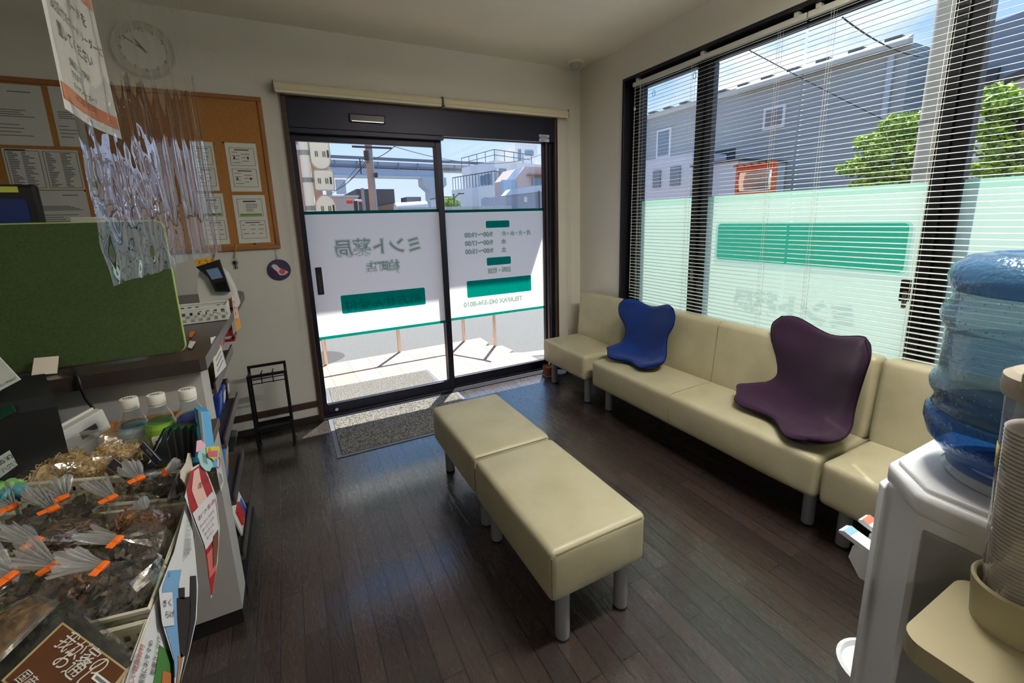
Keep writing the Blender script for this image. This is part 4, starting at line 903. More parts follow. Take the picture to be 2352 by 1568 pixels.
# ---------------------------------------------------------------- reception counter with shelves
CTOP = mat('counter_top_dark', (60, 52, 50), .28, var=.08, vscale=9, stretch=(20, 2, 2)); PANEL = mat('panel_white', (184, 182, 178), .6, var=.02)
t = thing('counter', 'white reception counter with a dark wooden top in front of the notice board', 'counter', (-.7, 2.4, 0))
poly = [(-2.4, 1.645), (-.290, 1.645), (-.275, 1.66), (-.275, 3.22), (-.30, 3.31), (-.36, 3.345), (-.80, 3.345), (-.80, 2.25), (-2.4, 2.25)]
MB().prism(poly, (0, 0, .998), X_, Y_, (0, 0, .042)).build('counter_top', CTOP, t)
mb = MB().bx(-2.4, -.30, 1.69, 1.82, .065, .997); mb.build('front_panel', PANEL, t)
MB().bx(-2.4, -.302, 1.695, 1.83, 0, .064).bx(-.345, -.297, 1.83, 2.36, 0, .064).build('plinth', mat('plinth_black', (28, 26, 26), .5), t)
MB().bx(-.60, -.58, 1.82, 2.36, .065, .997).build('back_panel', PANEL, t)
MB().bx(-.80, -.76, 2.36, 3.32, 0, .997).build('inner_panel', PANEL, t)
SHB = mat('shelf_dark', (64, 56, 54), .45)
for i, (z, y1) in enumerate(((.872, 2.40), (.655, 2.33), (.42, 2.22), (.18, 2.2))):
    o = MB().bx(-.579, -.285, 1.821, y1, z-.012, z+.006).build('shelf', SHB, t)
    MB().bx(-.291, -.285, 1.821, y1, z+.006, z+.03).build('shelf_lip', SHB, o)

desk = thing('display_desk', 'low dark desk in front of the counter, covered with packed food', 'desk', (-.9, 1.0, 0))
DZ_ = .82
MB().rb(-2.2, -.27, .28, 1.685, DZ_-.03, DZ_, .004).build('desk_top', mat('desk_top', (70, 60, 52), .5), desk)
for x, y in ((-.55, .36), (-.55, 1.62), (-2.1, .36), (-2.1, 1.62)): MB().bx(x-.025, x+.025, y-.025, y+.025, 0, DZ_-.031).build('leg', mat('desk_leg', (60, 56, 54), .5), desk)

# green felt partition
t = thing('partition_screen', 'dark green felt partition board standing on the counter', 'partition', (-1.0, 1.755, 1.04))
MB().prism(rrect(1.5, .425, .022, 5, -1.09, 1.262), (0, 1.748, 0), X_, Z_, (0, .022, 0)).build('felt_board', mat('green_felt', (68, 86, 48), .95, var=.18, vscale=160, bump=.3, bscale=400), t)
pl = rrect(1.5, .425, .022, 5, -1.09, 1.262); MB().tube([(x, 1.759, z) for x, z in pl], .004, 6, True).build('edge_trim', mat('lime_trim', (172, 190, 110), .6), t)
def card(mb, pts, th=.001):
    a = [V(p) for p in pts]; n = (a[1]-a[0]).cross(a[3]-a[0]).normalized()*th
    if n.dot(CAM-a[0]) < 0: n = -n
    return mb.add(a+[p-n for p in a], [(0, 1, 2, 3), (7, 6, 5, 4), (0, 4, 5, 1), (1, 5, 6, 2), (2, 6, 7, 3), (3, 7, 4, 0)])
def dep(px, py, d): return CAM+RR*((px-CX)/F*d)-UU*((py-CY)/F*d)+FF*d
def onp(mb, body, p0, p1, p3, u, v, size, align='LEFT'):
    """write on a card: p0 top-left, p1 top-right, p3 bottom-left; u, v as fractions"""
    p0, p1, p3 = V(p0), V(p1), V(p3); ex = p1-p0; ey = p3-p0; n = ex.cross(-ey).normalized()
    return mb.text(body, p0+ex*u+ey*v+n*.0006, ex, -ey, size, align)
PAPER = mat('paper', (226, 224, 216), .8); PAPERB = mat('paper_grey', (206, 206, 202), .8)
INK = MATS['print_black']; GREEN = mat('print_green', (110, 160, 60), .6); RED = mat('print_red', (176, 40, 40), .6); ORANGE = mat('tie_orange', (236, 108, 28), .5); INKG = mat('print_grey', (110, 110, 112), .7)
o = card(MB(), [P(78, 822, 1, 1.735), P(135, 817, 1, 1.741), P(131, 857, 1, 1.705), P(72, 862, 1, 1.70)], .002).build('blank_card', mat('card_cream', (222, 212, 194), .8)); tag(o, 'blank cream card leaning against the green partition board', 'card')
# monitor behind the board
t = thing('monitor', 'black monitor with a dim blue screen behind the green partition', 'monitor', (-1.0, 2.2, 1.04)); a = P(88, 512, 1, 2.2); b = P(70, 423, 1, 2.2)
MB().rb(-1.25, b.x+.012, 2.2, 2.23, 1.16, b.z, .012).build('case', BLK, t); MB().bx(-1.23, b.x-.02, 2.197, 2.2005, 1.19, b.z-.05).build('screen', mat('screen_blue', (10, 34, 84), .25, emit=.12), t)
MB().bx(-1.25, b.x-.035, 2.196, 2.2, b.z-.028, b.z-.008).build('yellow_note', mat('note_yellow', (214, 220, 92), .7), t); MB().rb(-1.08, -1.0, 2.19, 2.25, 1.04, 1.17, .005).build('stand', BLK, t)
o = MB().rb(P(158, 500, 1, 2.05).x, P(236, 500, 1, 2.05).x, 2.05, 2.2, 1.042, P(158, 499, 1, 2.05).z, .004).build('document_tray', mat('tray_white', (206, 206, 198), .6)); tag(o, 'pale document tray peeking over the green partition beside the monitor', 'tray')

# ---- my-number card reader, white basket, small papers on the counter
t = thing('card_reader', 'white card reader with a curved black face on the counter by the keys', 'card reader', (-.36, 2.72, 1.04))
yc = 2.62; prof = []
def arc(dx, t0, t1, n=10): return [(.20-.20*cos(t0+(t1-t0)*i/n)+dx, .245*sin(t0+(t1-t0)*i/n)) for i in range(n+1)]
cx0 = P(455, 640, 1, yc).x
a_ = [(cx0-.01+q, 1.045+z) for q, z in ((0, 0), (.0, .10), (.01, .17), (.03, .215), (.05, .225))]
pl = a_+[(cx0+.075, 1.27), (cx0+.115, 1.22), (cx0+.14, 1.14), (cx0+.15, 1.045)]
MB().prism(pl, (0, yc, 0), X_, Z_, (0, .13, 0)).build('body', PLW, t)
q = [P(452, 612, 1, yc), P(505, 595, 1, yc), P(530, 668, 1, yc), P(497, 668, 1, yc), P(480, 635, 1, yc)]
MB().add(q+[p+V((0, -.03, 0)) for p in q], [(0, 1, 2, 3, 4), (9, 8, 7, 6, 5)]+[(i, (i+1) % 5, 5+(i+1) % 5, 5+i) for i in range(5)]).build('black_face', BLK, t)
q = [P(473, 620, 1, yc-.031), P(500, 614, 1, yc-.031), P(512, 637, 1, yc-.031), P(487, 642, 1, yc-.031)]; card(MB(), q).build('screen', mat('reader_screen', (84, 104, 128), .2, emit=.2), t)
q = [P(493, 650, 1, yc-.031), P(517, 645, 1, yc-.031), P(524, 664, 1, yc-.031), P(500, 668, 1, yc-.031)]; card(MB(), q).build('card_slot', mat('slot_black', (6, 6, 8), .3), t)
q = [P(445, 596, 1, yc-.02), P(483, 592, 1, yc-.02), P(494, 606, 1, yc-.02), P(452, 611, 1, yc-.02)]
o = card(MB(), q).m(1); o.text('どうぞ', q[3].lerp(q[0], .25)+(q[2]-q[3])*.14+V((0, -.0022, 0)), q[1]-q[0], q[0]-q[3], .024); o.build('yellow_sticker', [mat('sticker_yellow', (240, 184, 40), .5), RED], t)
def lattice(mb, A, B, z0, z1, nh, nv, th=.003, top=.012, hole=.5, out=0):
    """perforated basket side between two floor points"""
    A = V(A); B = V(B); d = B-A; L = d.length; d.normalize(); n = V((d.y, -d.x, 0))*th
    def bar(s0, s1, za, zb):
        mb.add([A+d*s0+V((0, 0, za)), A+d*s1+V((0, 0, za)), A+d*s1+V((0, 0, zb)), A+d*s0+V((0, 0, zb))]+[A+d*s0+n+V((0, 0, za)), A+d*s1+n+V((0, 0, za)), A+d*s1+n+V((0, 0, zb)), A+d*s0+n+V((0, 0, zb))], [(0, 3, 2, 1), (4, 5, 6, 7), (0, 1, 5, 4), (1, 2, 6, 5), (2, 3, 7, 6), (3, 0, 4, 7)])
    bar(0, L, z1-top, z1); bar(0, L, z0, z0+top*.6); hz = (z1-z0-top*1.6)/nv
    for k in range(1, nv): bar(0, L, z0+top*.6+hz*k-hz*(1-hole)/2, z0+top*.6+hz*k+hz*(1-hole)/2)
    p = L/nh
    for k in range(nh+1): s = p*k; bar(max(0, s-p*(1-hole)/2), min(L, s+p*(1-hole)/2), z0+top*.6, z1-top)
def basket(name, lab, rim, z0, z1, ins, m, nh=10, nv=3, group=None, rimr=.005, hole=.5):
    t = thing(name, lab, 'basket', (sum(p[0] for p in rim)/len(rim), sum(p[1] for p in rim)/len(rim), z0), group)
    mb = MB()
    for i in range(len(rim)):
        a, b = rim[i], rim[(i+1) % len(rim)]; L = sqrt((a[0]-b[0])**2+(a[1]-b[1])**2)
        lattice(mb, (a[0], a[1], 0), (b[0], b[1], 0), z0, z1, max(4, int(L/.016*nh/10)), nv, hole=hole)
    c = (sum(p[0] for p in rim)/len(rim), sum(p[1] for p in rim)/len(rim)); mb.build('side', m, t)
    MB().prism([(p[0], p[1]) for p in rim], (0, 0, z0), X_, Y_, (0, 0, .003)).build('base', m, t)
    MB().tube([(p[0], p[1], z1) for p in rim], rimr, 6, True).build('rim', m, t)
    return t
BASK = mat('basket_white', (222, 222, 214), .45); BASKC = mat('basket_cream', (206, 202, 182), .5)
b0, b1 = P(405, 717, 2, 1.042), P(536, 712, 2, 1.042)
basket('small_basket', 'small white perforated basket at the far end of the counter', [(-.50, 2.28), (b1.x, 2.30), (b1.x-.005, 2.44), (-.50, 2.44)], 1.042, 1.105, 0, BASK, 6, 2)
q = [P(532, 680, 0, -.274), P(541, 680, 0, -.274), P(554, 752, 0, -.274), P(543, 761, 0, -.274)]
mb = card(MB(), q); mb.m(1); card(mb, [q[3].lerp(q[0], .33)+V((.0006, 0, 0)), q[2].lerp(q[1], .33)+V((.0006, 0, 0)), q[2]+V((.0006, 0, 0)), q[3]+V((.0006, 0, 0))], .0004); mb.m(2)
for k in range(4): mb.bx(-.2733, -.2725, q[0].y+.03-.004*k, q[0].y+.05-.004*k, q[0].z-.04-.03*k, q[0].z-.03-.03*k)
o = mb.build('price_strip', [mat('strip_pink', (236, 196, 176), .6), mat('strip_orange', (236, 168, 50), .6), RED]); tag(o, 'pink and orange card strip hanging from the counter edge', 'card strip')
p = P(497, 712, 2, 1.05); o = MB().m(0).rbox((p.x, p.y, 1.056), (.05, .11, .026), .003, 2, Matrix.Rotation(-.5, 3, 'Z')).m(1).rbox((p.x+.004, p.y-.002, 1.0555), (.046, .112, .018), .003, 2, Matrix.Rotation(-.5, 3, 'Z')).build('medicine_box', [mat('box_navy', (44, 44, 58), .5), mat('box_cream', (224, 206, 156), .6)]); tag(o, 'small cream and navy box on the counter in front of the white basket', 'box')
p = P(462, 716, 2, 1.045); o = MB().rbox((p.x, p.y, 1.050), (.075, .10, .016), .004, 2, Matrix.Rotation(.4, 3, 'Z')).build('sachet', mat('sachet_clear', (196, 204, 204), .25)); tag(o, 'pale foil sachet lying on the counter beside the cream box', 'sachet')
q = [P(436, 782, 2, 1.045), P(450, 784, 2, 1.045), P(440, 800, 2, 1.045), P(431, 797, 2, 1.045)]; o = card(MB(), q).build('paper_slip', PAPER); tag(o, 'white paper slip on the counter at the corner of the green board', 'paper')
q = [P(436, 762, 2, 1.045), P(448, 760, 2, 1.045), P(439, 774, 2, 1.045), P(434, 773, 2, 1.045)]; o = card(MB(), q, .003).build('orange_slip', ORANGE); tag(o, 'small orange card on the counter behind the green board', 'card')
# cable over the counter edge
o = MB().tube([P(165, 848, 1, 1.70), P(172, 858, 1, 1.655), P(180, 868, 1, 1.636), P(186, 890, 1, 1.636), P(196, 915, 1, 1.640), P(212, 935, 1, 1.645), P(221, 950, 1, 1.64), P(223, 970, 1, 1.62)], .004, 8).build('power_cable', BLK, smooth='all'); tag(o, 'black cable hanging over the counter edge above the cardboard tray', 'cable')

# ---- goods on the counter shelves
def goods(nm, lab, cat, mb, mats_, smooth=False): o = mb.build(nm, mats_, smooth=smooth); tag(o, lab, cat, 'goods on the counter shelves'); return o
SX0 = -.33
p = P(526, 812, 0, SX0); z = .879
t = thing('snack_jar', 'white jar with a red label on a red tray on the top shelf', 'jar', (SX0, p.y, z), 'goods on the counter shelves')
MB().lathe([(0, 0), (.030, 0), (.032, .004), (.032, .062), (.028, .07)], (SX0, p.y, z+.012), 24).build('jar', PLW, t, True); MB().lathe([(.0324, .012), (.0324, .05)], (SX0, p.y, z+.012), 24).build('label', RED, t, True); MB().lathe([(.034, .07), (.034, .09), (.03, .093), (0, .093)], (SX0, p.y, z+.012), 24).build('lid', PLW, t, True)
o = MB().rb(SX0-.045, -.288, p.y-.05, p.y+.045, z, z+.011, .004).rb(-.293, -.286, p.y-.05, p.y+.045, z+.0105, z+.03, .003).build('red_tray', mat('tray_red', (150, 22, 34), .3)); tag(o, 'red tray under the red labelled jar on the top shelf', 'tray')
for (px, py, zz, w, d, h, c, c2, nm, lab, cat, tilt) in (
    (490, 795, .879, .05, .06, .06, (240, 196, 40), (224, 120, 40), 'snack_pack', 'yellow snack pack on the top counter shelf nearest the viewer', 'snack', .1),
    (512, 785, .879, .03, .07, .12, (232, 120, 60), (220, 220, 220), 'snack_pack', 'orange snack pack upright on the top counter shelf left of the jar', 'snack', .15),
    (516, 800, .879, .03, .03, .09, (60, 80, 170), (200, 60, 60), 'snack_pack', 'narrow blue pack upright on the top counter shelf beside the jar', 'snack', .1),
    (488, 870, .662, .05, .08, .12, (30, 56, 130), (70, 110, 190), 'snack_pack', 'dark blue pack with pale lettering on the second counter shelf', 'snack', .15),
    (502, 868, .662, .04, .08, .10, (36, 66, 150), (226, 226, 230), 'snack_pack', 'blue and white pack on the second counter shelf behind the dark blue one', 'snack', .12),
    (490, 925, .427, .05, .10, .17, (88, 150, 214), (226, 170, 130), 'snack_pack', 'sky blue pack with a peach picture below the second counter shelf', 'snack', .12),
    (515, 880, .662, .05, .06, .09, (28, 28, 30), (190, 190, 190), 'snack_pack', 'black pack with white lettering at the far end of the second counter shelf', 'snack', .05),
    (520, 930, .427, .06, .07, .08, (44, 46, 48), (160, 160, 60), 'snack_pack', 'dark grey pack on the third counter shelf', 'snack', .3)):
    p = P(px, py, 0, SX0); R = Matrix.Rotation(tilt, 3, 'Y')
    mb = MB().m(0); mb.rbox((SX0, p.y, zz+h/2+.004), (w*.5, d, h), .006, 2, R); mb.m(1); mb.rbox((SX0+w*.25, p.y, zz+h/2+.008), (.004, d*.7, h*.45), .001, 1, R)
    goods(nm, lab, cat, mb, [mat('pack_%d_%d_%d' % c, c, .35), mat('pack_%d_%d_%d' % c2, c2, .35)])
q = [P(484, 775, 0, -.281), P(502, 770, 0, -.281), P(520, 840, 0, -.281), P(496, 868, 0, -.281)]
mb = MB().m(0); card(mb, q, .0015); mb.m(1)
for k in range(6):
    f = .12+k*.14; a = q[0].lerp(q[3], f).lerp(q[1].lerp(q[2], f), .18); b = q[0].lerp(q[3], f).lerp(q[1].lerp(q[2], f), .8); mb.box((a+b)/2+V((.0008, 0, 0)), (.0006, abs(b.y-a.y), .004))
goods('hanging_leaflet', 'white printed leaflet hanging over the front of the top counter shelf', 'leaflet', mb, [PAPER, INKG])
mb = MB().m(0).rbox((-.315, 2.05, .24), (.01, .2, .14), .002, 1, Matrix.Rotation(-.2, 3, 'Y')).m(1).rbox((-.308, 2.02, .25), (.01, .08, .07), .002, 1, Matrix.Rotation(-.2, 3, 'Y')).m(2).rbox((-.308, 2.1, .22), (.01, .06, .08), .002, 1, Matrix.Rotation(-.2, 3, 'Y'))
goods('magazine', 'magazine with a red and blue cover standing on the lowest counter shelf', 'magazine', mb, [PAPER, RED, mat('mag_blue', (50, 90, 180), .4)])

# ---------------------------------------------------------------- notice board, clock, keys, charm on the door wall
t = thing('notice_board', 'large cork notice board in a wooden frame on the wall left of the entrance', 'notice board', (-.75, BY, 1.3))
NB0, NB1, NZ0, NZ1 = -1.75, -.036, 1.296, 2.254; FW = mat('frame_wood', (150, 98, 56), .5, var=.12, vscale=12, stretch=(30, 3, 3))
MB().bx(NB0+.02, NB1-.02, BY-.012, BY-.001, NZ0+.02, NZ1-.02).build('cork', mat('cork', (170, 118, 62), .9, var=.12, vscale=120, bump=.3, bscale=200), t)
MB().rb(NB0, NB1, BY-.022, BY, NZ1-.026, NZ1, .004).rb(NB0, NB1, BY-.022, BY, NZ0, NZ0+.026, .004).rb(NB1-.026, NB1, BY-.022, BY, NZ0+.026, NZ1-.026, .004).rb(NB0, NB0+.026, BY-.022, BY, NZ0+.026, NZ1-.026, .004).build('frame', FW, t)
PY = BY-.0135
def notice(tl, br, lab, draw, m=None):
    a = P(*tl, 1, PY); b = P(*br, 1, PY); x0, x1, z1, z0 = a.x, b.x, a.z, b.z
    mb = MB().m(0).bx(x0, x1, PY-.0006, PY, z0, z1).m(1); rnd = random.Random(int(tl[0]*7+tl[1]))
    def line(u0, u1, v, h=.006, mi=1): mb.m(mi).bx(x0+(x1-x0)*u0, x0+(x1-x0)*u1, PY-.0011, PY-.0007, z1-(z1-z0)*v-h/2, z1-(z1-z0)*v+h/2)
    def frame(u0, u1, v0, v1):
        for v in (v0, v1): line(u0, u1, v, .002)
        for u in (u0, u1): mb.m(1).bx(x0+(x1-x0)*u-.001, x0+(x1-x0)*u+.001, PY-.0011, PY-.0007, z1-(z1-z0)*v1, z1-(z1-z0)*v0)
    draw(line, frame, rnd); o = mb.build('notice', [m or PAPER, INK, GREEN, INKG]); tag(o, lab, 'notice', 'notices pinned to the cork board')
def d_letter(l, f, r):
    l(.55, .85, .12, .005, 3)
    for k in range(4): l(.15, .15+r.uniform(.4, .75), .42+k*.035, .004, 3)
    for k in range(4): l(.1, .1+r.uniform(.3, .7), .66+k*.06, .004, 3)
def d_table(l, f, r):
    f(.03, .47, .05, .95); f(.52, .97, .05, .95); l(.04, .3, .03, .006)
    for k in range(20):
        for u in (.06, .24, .55, .75): l(u, u+r.uniform(.05, .17), .09+k*.043, .005, 3)
def d_guide(l, f, r):
    f(.12, .9, .1, .46); f(.12, .9, .53, .9)
    for v0 in (.14, .57):
        l(.28, .74, v0, .006)
        for k in range(7): l(.18+.3*(k % 2), .18+.3*(k % 2)+r.uniform(.15, .32), v0+.05+k*.035, .0035, 3)
        for u in (.22, .66): l(u, u+.05, v0+.16, .016)
def d_hours(l, f, r):
    f(.12, .88, .08, .44); f(.12, .9, .53, .9); l(.3, .7, .13, .008); l(.16, .84, .405, .015, 2)
    for k in range(5): l(.36, .36+r.uniform(.2, .4), .19+k*.035, .004, 3)
    l(.28, .75, .57, .005)
    for k in range(9): l(.17+.25*(k % 3), .17+.25*(k % 3)+r.uniform(.08, .2), .62+(k//3)*.09, .004, 3)
notice((-95, 183), (124, 336), 'greyish letter on the cork board at the left edge of the photo', d_letter, PAPERB)
notice((108, 197), (205, 338), 'greyish letter on the cork board second from the left edge, beside the hanging vinyl', d_letter, PAPERB)
notice((2, 340), (197, 436), 'notice with two columns of dense small print on the cork board', d_table, PAPERB)
notice((70, 438), (214, 520), 'white notice partly hidden behind the monitor on the cork board', d_letter, PAPERB)
notice((190, 346), (236, 500), 'narrow white notice on the cork board behind the hanging vinyl', d_letter)
notice((515, 327), (602, 440), 'white notice with two framed diagrams at the top right of the cork board', d_guide)
notice((533, 448), (622, 556), 'white notice with a green stripe at the bottom right of the cork board', d_hours)
notice((434, 324), (505, 438), 'white notice behind the vinyl, left of the two framed diagrams', d_guide)
notice((452, 444), (529, 560), 'white notice behind the vinyl, left of the green striped one', d_hours)
for i, (px, py) in enumerate(((512, 327), (604, 330), (624, 449), (585, 560), (195, 438))):
    p = P(px, py, 1, PY-.002); o = MB().sph((p.x, p.y, p.z), .006, 10, 6).build('push_pin', mat('pin_red', (150, 40, 36), .4) if i == 4 else BLK, smooth='all')
    tag(o, ['black pin above the left corner of the framed diagrams', 'black pin above the right corner of the framed diagrams', 'black pin at the right corner of the green striped notice', 'black pin in the lower frame below the green striped notice', 'red pin at the corner of the two column notice'][i], 'pin', 'pins in the cork board')
# wall clock behind the vinyl
cc = P(333, 112, 1, BY); cx_, cz_, cr_ = -.595, 2.455, .148; ROTX = Matrix.Rotation(pi/2, 3, 'X')
t = thing('wall_clock', 'round white wall clock with black numerals behind the hanging vinyl', 'clock', (cx_, BY, cz_))
MB().lathe([(0, 0), (cr_, 0), (cr_+.004, .02), (cr_-.004, .032), (cr_-.012, .024), (0, .022)], (cx_, BY, cz_), 40, ROTX).build('case', mat('clock_grey', (190, 190, 186), .4), t, True)
MB().lathe([(0, .0225), (cr_-.013, .0235)], (cx_, BY, cz_), 40, ROTX).build('face', mat('clock_face', (226, 226, 220), .6), t)
mb = MB()
for h in range(1, 13):
    a = h*pi/6; mb.text(str(h), (cx_+.105*sin(a), BY-.0242, cz_+.105*cos(a)-.011), X_, Z_, .031, 'CENTER')
mb.build('numerals', INK, t)
for nm, a, L, w in (('hour_hand', 10.85*pi/6, .07, .005), ('minute_hand', 51*pi/30, .105, .0035)):
    R = Matrix.Rotation(a, 3, 'Y'); MB().box(V((cx_, BY-.0265, cz_))+R @ V((0, 0, L/2-.01)), (w*2, .0015, L+.02), R).build(nm, INK, t)
# keys on yellow straps below the board, and the round purple charm
def keyring(px, top, bot, lab):
    a = P(px, top, 1, BY-.024); b = P(px+4, bot, 1, BY-.012); t = thing('key_set', lab, 'keys', (b.x, BY, b.z), 'keys hanging below the cork board'); L = a.z-b.z
    MB().tube([a, V((b.x, BY-.014, a.z-L*.35))], .004, 6).build('strap', mat('strap_yellow', (206, 150, 50), .7), t)
    z = a.z-L*.35; MB().tube([(b.x+.008*sin(k), BY-.014, z-.012-.010*cos(k)) for k in [2*pi*i/12 for i in range(12)]], .0014, 5, True).build('ring', STEEL, t)
    for k, dx in enumerate((-.006, .006)):
        mb = MB().m(k).rbox((b.x+dx, BY-.014+.002*k, z-.040), (.016, .004, .022), .003).rbox((b.x+dx, BY-.014+.002*k, z-.065), (.006, .002, .034), .001); mb.build('key', [STEEL if k else BLK, BLK if not k else STEEL], t)
keyring(497, 560, 648, 'keys on a yellow strap below the cork board, nearer the card reader')
keyring(543, 560, 640, 'keys on a yellow strap below the cork board, nearer the entrance')
p = P(641, 620, 1, BY-.02); pt = P(635, 560, 1, BY-.022)
t = thing('round_charm', 'round dark purple charm hanging from the corner of the cork board', 'charm', (p.x, BY, p.z))
MB().lathe([(0, -.006), (.066, -.006), (.072, 0), (.066, .006), (0, .008)], (p.x, BY-.008, p.z), 32, ROTX).build('disc', mat('charm_purple', (52, 40, 84), .35, coat=.6), t, True)
mb = MB().m(0).prism([(-.045, .03), (-.03, .042), (-.01, .036), (.005, .012), (.03, .0), (.055, -.018), (.03, -.036), (.0, -.036), (-.012, -.012), (-.03, .008)], (p.x, BY-.0165, p.z), X_, Z_, (0, .001, 0)).m(1).prism([(.018+.02*cos(a), -.012+.018*sin(a)) for a in [2*pi*k/16 for k in range(16)]], (p.x, BY-.0172, p.z), X_, Z_, (0, .0008, 0))
mb.build('motif', [mat('charm_white', (226, 216, 214), .5), mat('charm_red', (216, 84, 88), .5)], t)
MB().tube([pt, (p.x-.004, BY-.012, p.z+.11), (p.x, BY-.012, p.z+.068)], .0022, 6).build('ribbon', mat('ribbon_lilac', (176, 160, 208), .7), t)
# little angled rail end of the counter top shows at the wall already

# ---------------------------------------------------------------- hanging clear vinyl and its notice
VIN = clear_sheet('clear_vinyl', (.95, .955, .95), 2.6, .012, haze=.012, bump=.05, bscale=16, hazecol=(.8, .82, .84))
def vinyl(y0, y1, x, z0, nw, amp, crk, seed, nu, nv, ztop=CZ):
    mb = MB()
    def f(u, v):
        y = y0+(y1-y0)*u; z = ztop-(ztop-z0(u))*v; s = .3+.7*v
        ph = nw*2*pi*u; n1 = noise.noise(V((u*3.1, seed, z*.7)))
        dx = amp*s*(sin(ph+n1*3)+.45*sin(ph*2.3+seed+z*1.2))
        low = max(0, (v-.45)/.55)**1.5
        dx += crk*low*(noise.noise(V((y*14, z*9, seed)))+.6*noise.noise(V((y*32, z*20, seed+3))))
        dy = crk*.4*low*noise.noise(V((y*11, z*11, seed+9)))
        return V((x+dx, y+dy, z+crk*.35*low*noise.noise(V((y*17, 2, seed)))))
    mb.grid(f, nu, nv); return mb
t = thing('vinyl_curtain', 'wrinkled clear vinyl sheet hanging from the ceiling over the counter edge, nearest the viewer', 'vinyl curtain', (-.31, 1.36, 1.34), 'clear vinyl sheets over the counter')
vinyl(1.075, 1.665, -.305, lambda u: 1.347-.012*u, 3.6, .0045, .010, 1.3, 150, 190).build('sheet', VIN, t, 'all')
MB().bx(-.325, -.285, 1.0, 1.665, CZ-.025, CZ).build('hanging_rail', PLW, t)
t2 = thing('vinyl_curtain', 'clear vinyl sheet hanging from the ceiling over the counter, behind the wrinkled one', 'vinyl curtain', (-.31, 2.25, 1.33), 'clear vinyl sheets over the counter')
vinyl(1.68, 2.85, -.315, lambda u: 1.342-.02*u, 5.5, .008, .003, 5.7, 170, 120).build('sheet', VIN, t2, 'all')
MB().bx(-.335, -.295, 1.67, 2.9, CZ-.025, CZ).build('hanging_rail', PLW, t2)
# the notice hung inside the first sheet
px_ = -.335; NY0, NY1, NZt, NZb = 1.125, 1.452, 2.16, 1.67
mb = MB().m(0).grid(lambda u, v: V((px_+.006*sin(u*5+v*2), NY0+(NY1-NY0)*u, NZt+(NZb-NZt)*v)), 14, 14)
def ln(mi, body, y, z, s): 
    mb.m(mi); 
    vs, fs = textmesh(body); mb.add([V((px_+.0012+.006*sin((y+a*s-NY0)/(NY1-NY0)*5+(NZt-z-b*s)/(NZt-NZb)*2), y+a*s, z+b*s)) for a, b in vs], fs)
mb.m(2).grid(lambda u, v: V((px_+.0008+.006*sin((.02+.96*u)*5+(.30+.13*v)*2), NY0+(NY1-NY0)*(.02+.96*u), NZt+(NZb-NZt)*(.30+.13*v))), 14, 4)
mb.m(2).grid(lambda u, v: V((px_+.0008+.006*sin((.02+.96*u)*5+(.90+.06*v)*2), NY0+(NY1-NY0)*(.02+.96*u), NZt+(NZb-NZt)*(.90+.06*v))), 14, 4)
ln(1, '資格確認証', 1.16, 2.075, .05); ln(1, 'ます', 1.34, 2.03, .035); ln(3, '受付', 1.16, 1.965, .05)
for k, s in enumerate(('ナンバーカードを', '認証付きカードリーダーに', '置いてください')): ln(1, s, 1.15+.01*k, 1.895-.042*k, .030 if k != 1 else .024)
for k, s in enumerate(('保険証として利用', 'できます', 'マイナンバーカード', 'をご利用ください')): ln(1, s, 1.21, 1.770-.022*k, .016)
o = mb.build('hanging_notice', [mat('notice_white', (228, 226, 220), .6), INK, mat('notice_orange', (214, 132, 92), .6), mat('notice_pale', (240, 214, 190), .6)], None, 'all'); tag(o, 'white printed notice with orange bands hanging behind the wrinkled vinyl', 'notice')
MB().tube([(px_, 1.29, NZt), (px_+.005, 1.29, CZ-.02)], .0012, 5).build('string', CORD, o)
# ---------------------------------------------------------------- water dispenser, bottle, cup holder
WS = mat('dispenser_white', (236, 238, 242), .35, var=.01); WSG = mat('dispenser_side', (150, 150, 150), .5, bump=.15, bscale=500)  # side panel grey is darkened to stand in for its shade
wx0, wx1, wy0, wy1, wt = .950, 1.275, .045, .368, .95
t = thing('water_dispenser', 'white floor standing water dispenser right of the corner chair', 'water dispenser', (1.11, .21, 0))
ch = .075
def outline(o=0, c=ch): return [(wx0-o, wy0-o), (wx1+o, wy0-o), (wx1+o, wy1+o), (wx0+c-o*.4, wy1+o), (wx0-o, wy1-c+o*.4)]
MB().prism(outline(-.002), (0, 0, .02), X_, Y_, (0, 0, .895)).build('body', WS, t)
def bev(poly, z0, z1, r, name, m):
    bm = bmesh.new(); vs = [bm.verts.new((x, y, z)) for z in (z0, z1) for x, y in poly]; n = len(poly)
    bm.faces.new(vs[:n][::-1]); bm.faces.new(vs[n:])
    for i in range(n): bm.faces.new((vs[i], vs[(i+1) % n], vs[n+(i+1) % n], vs[n+i]))
    bmesh.ops.bevel(bm, geom=bm.edges[:], offset=r, segments=3, affect='EDGES', profile=.5); bm.verts.index_update()
    mb = MB(); mb.add([q.co for q in bm.verts], [[q.index for q in f.verts] for f in bm.faces]); bm.free(); return mb.build(name, m, t, True)
bev(outline(.004), .905, wt, .012, 'top_cover', WS)
bev(outline(-.010), wt-.004, wt+.010, .006, 'top_plate', WS)
MB().rb(wx0-.004, wx0+.003, wy0+.012, wy1-ch-.012, .05, .885, .003).build('side_panel', WSG, t)
bev([(wx0+ch-.015, wy1-.002), (wx1+.0, wy1-.002), (wx1+.0, wy1+.014), (wx0+ch-.0, wy1+.014)], .04, .90, .006, 'front_panel', WS)
MB().lathe([(.085, 0), (.098, .004), (.104, .014), (.098, .022), (.075, .024), (.070, .006)], (1.110, .215, wt+.008), 40).build('bottle_collar', mat('collar_pale', (206, 214, 226), .2, coat=.5), t, True)
HOT = mat('tap_red', (226, 120, 92), .5); COLD = mat('tap_blue', (146, 190, 214), .5)
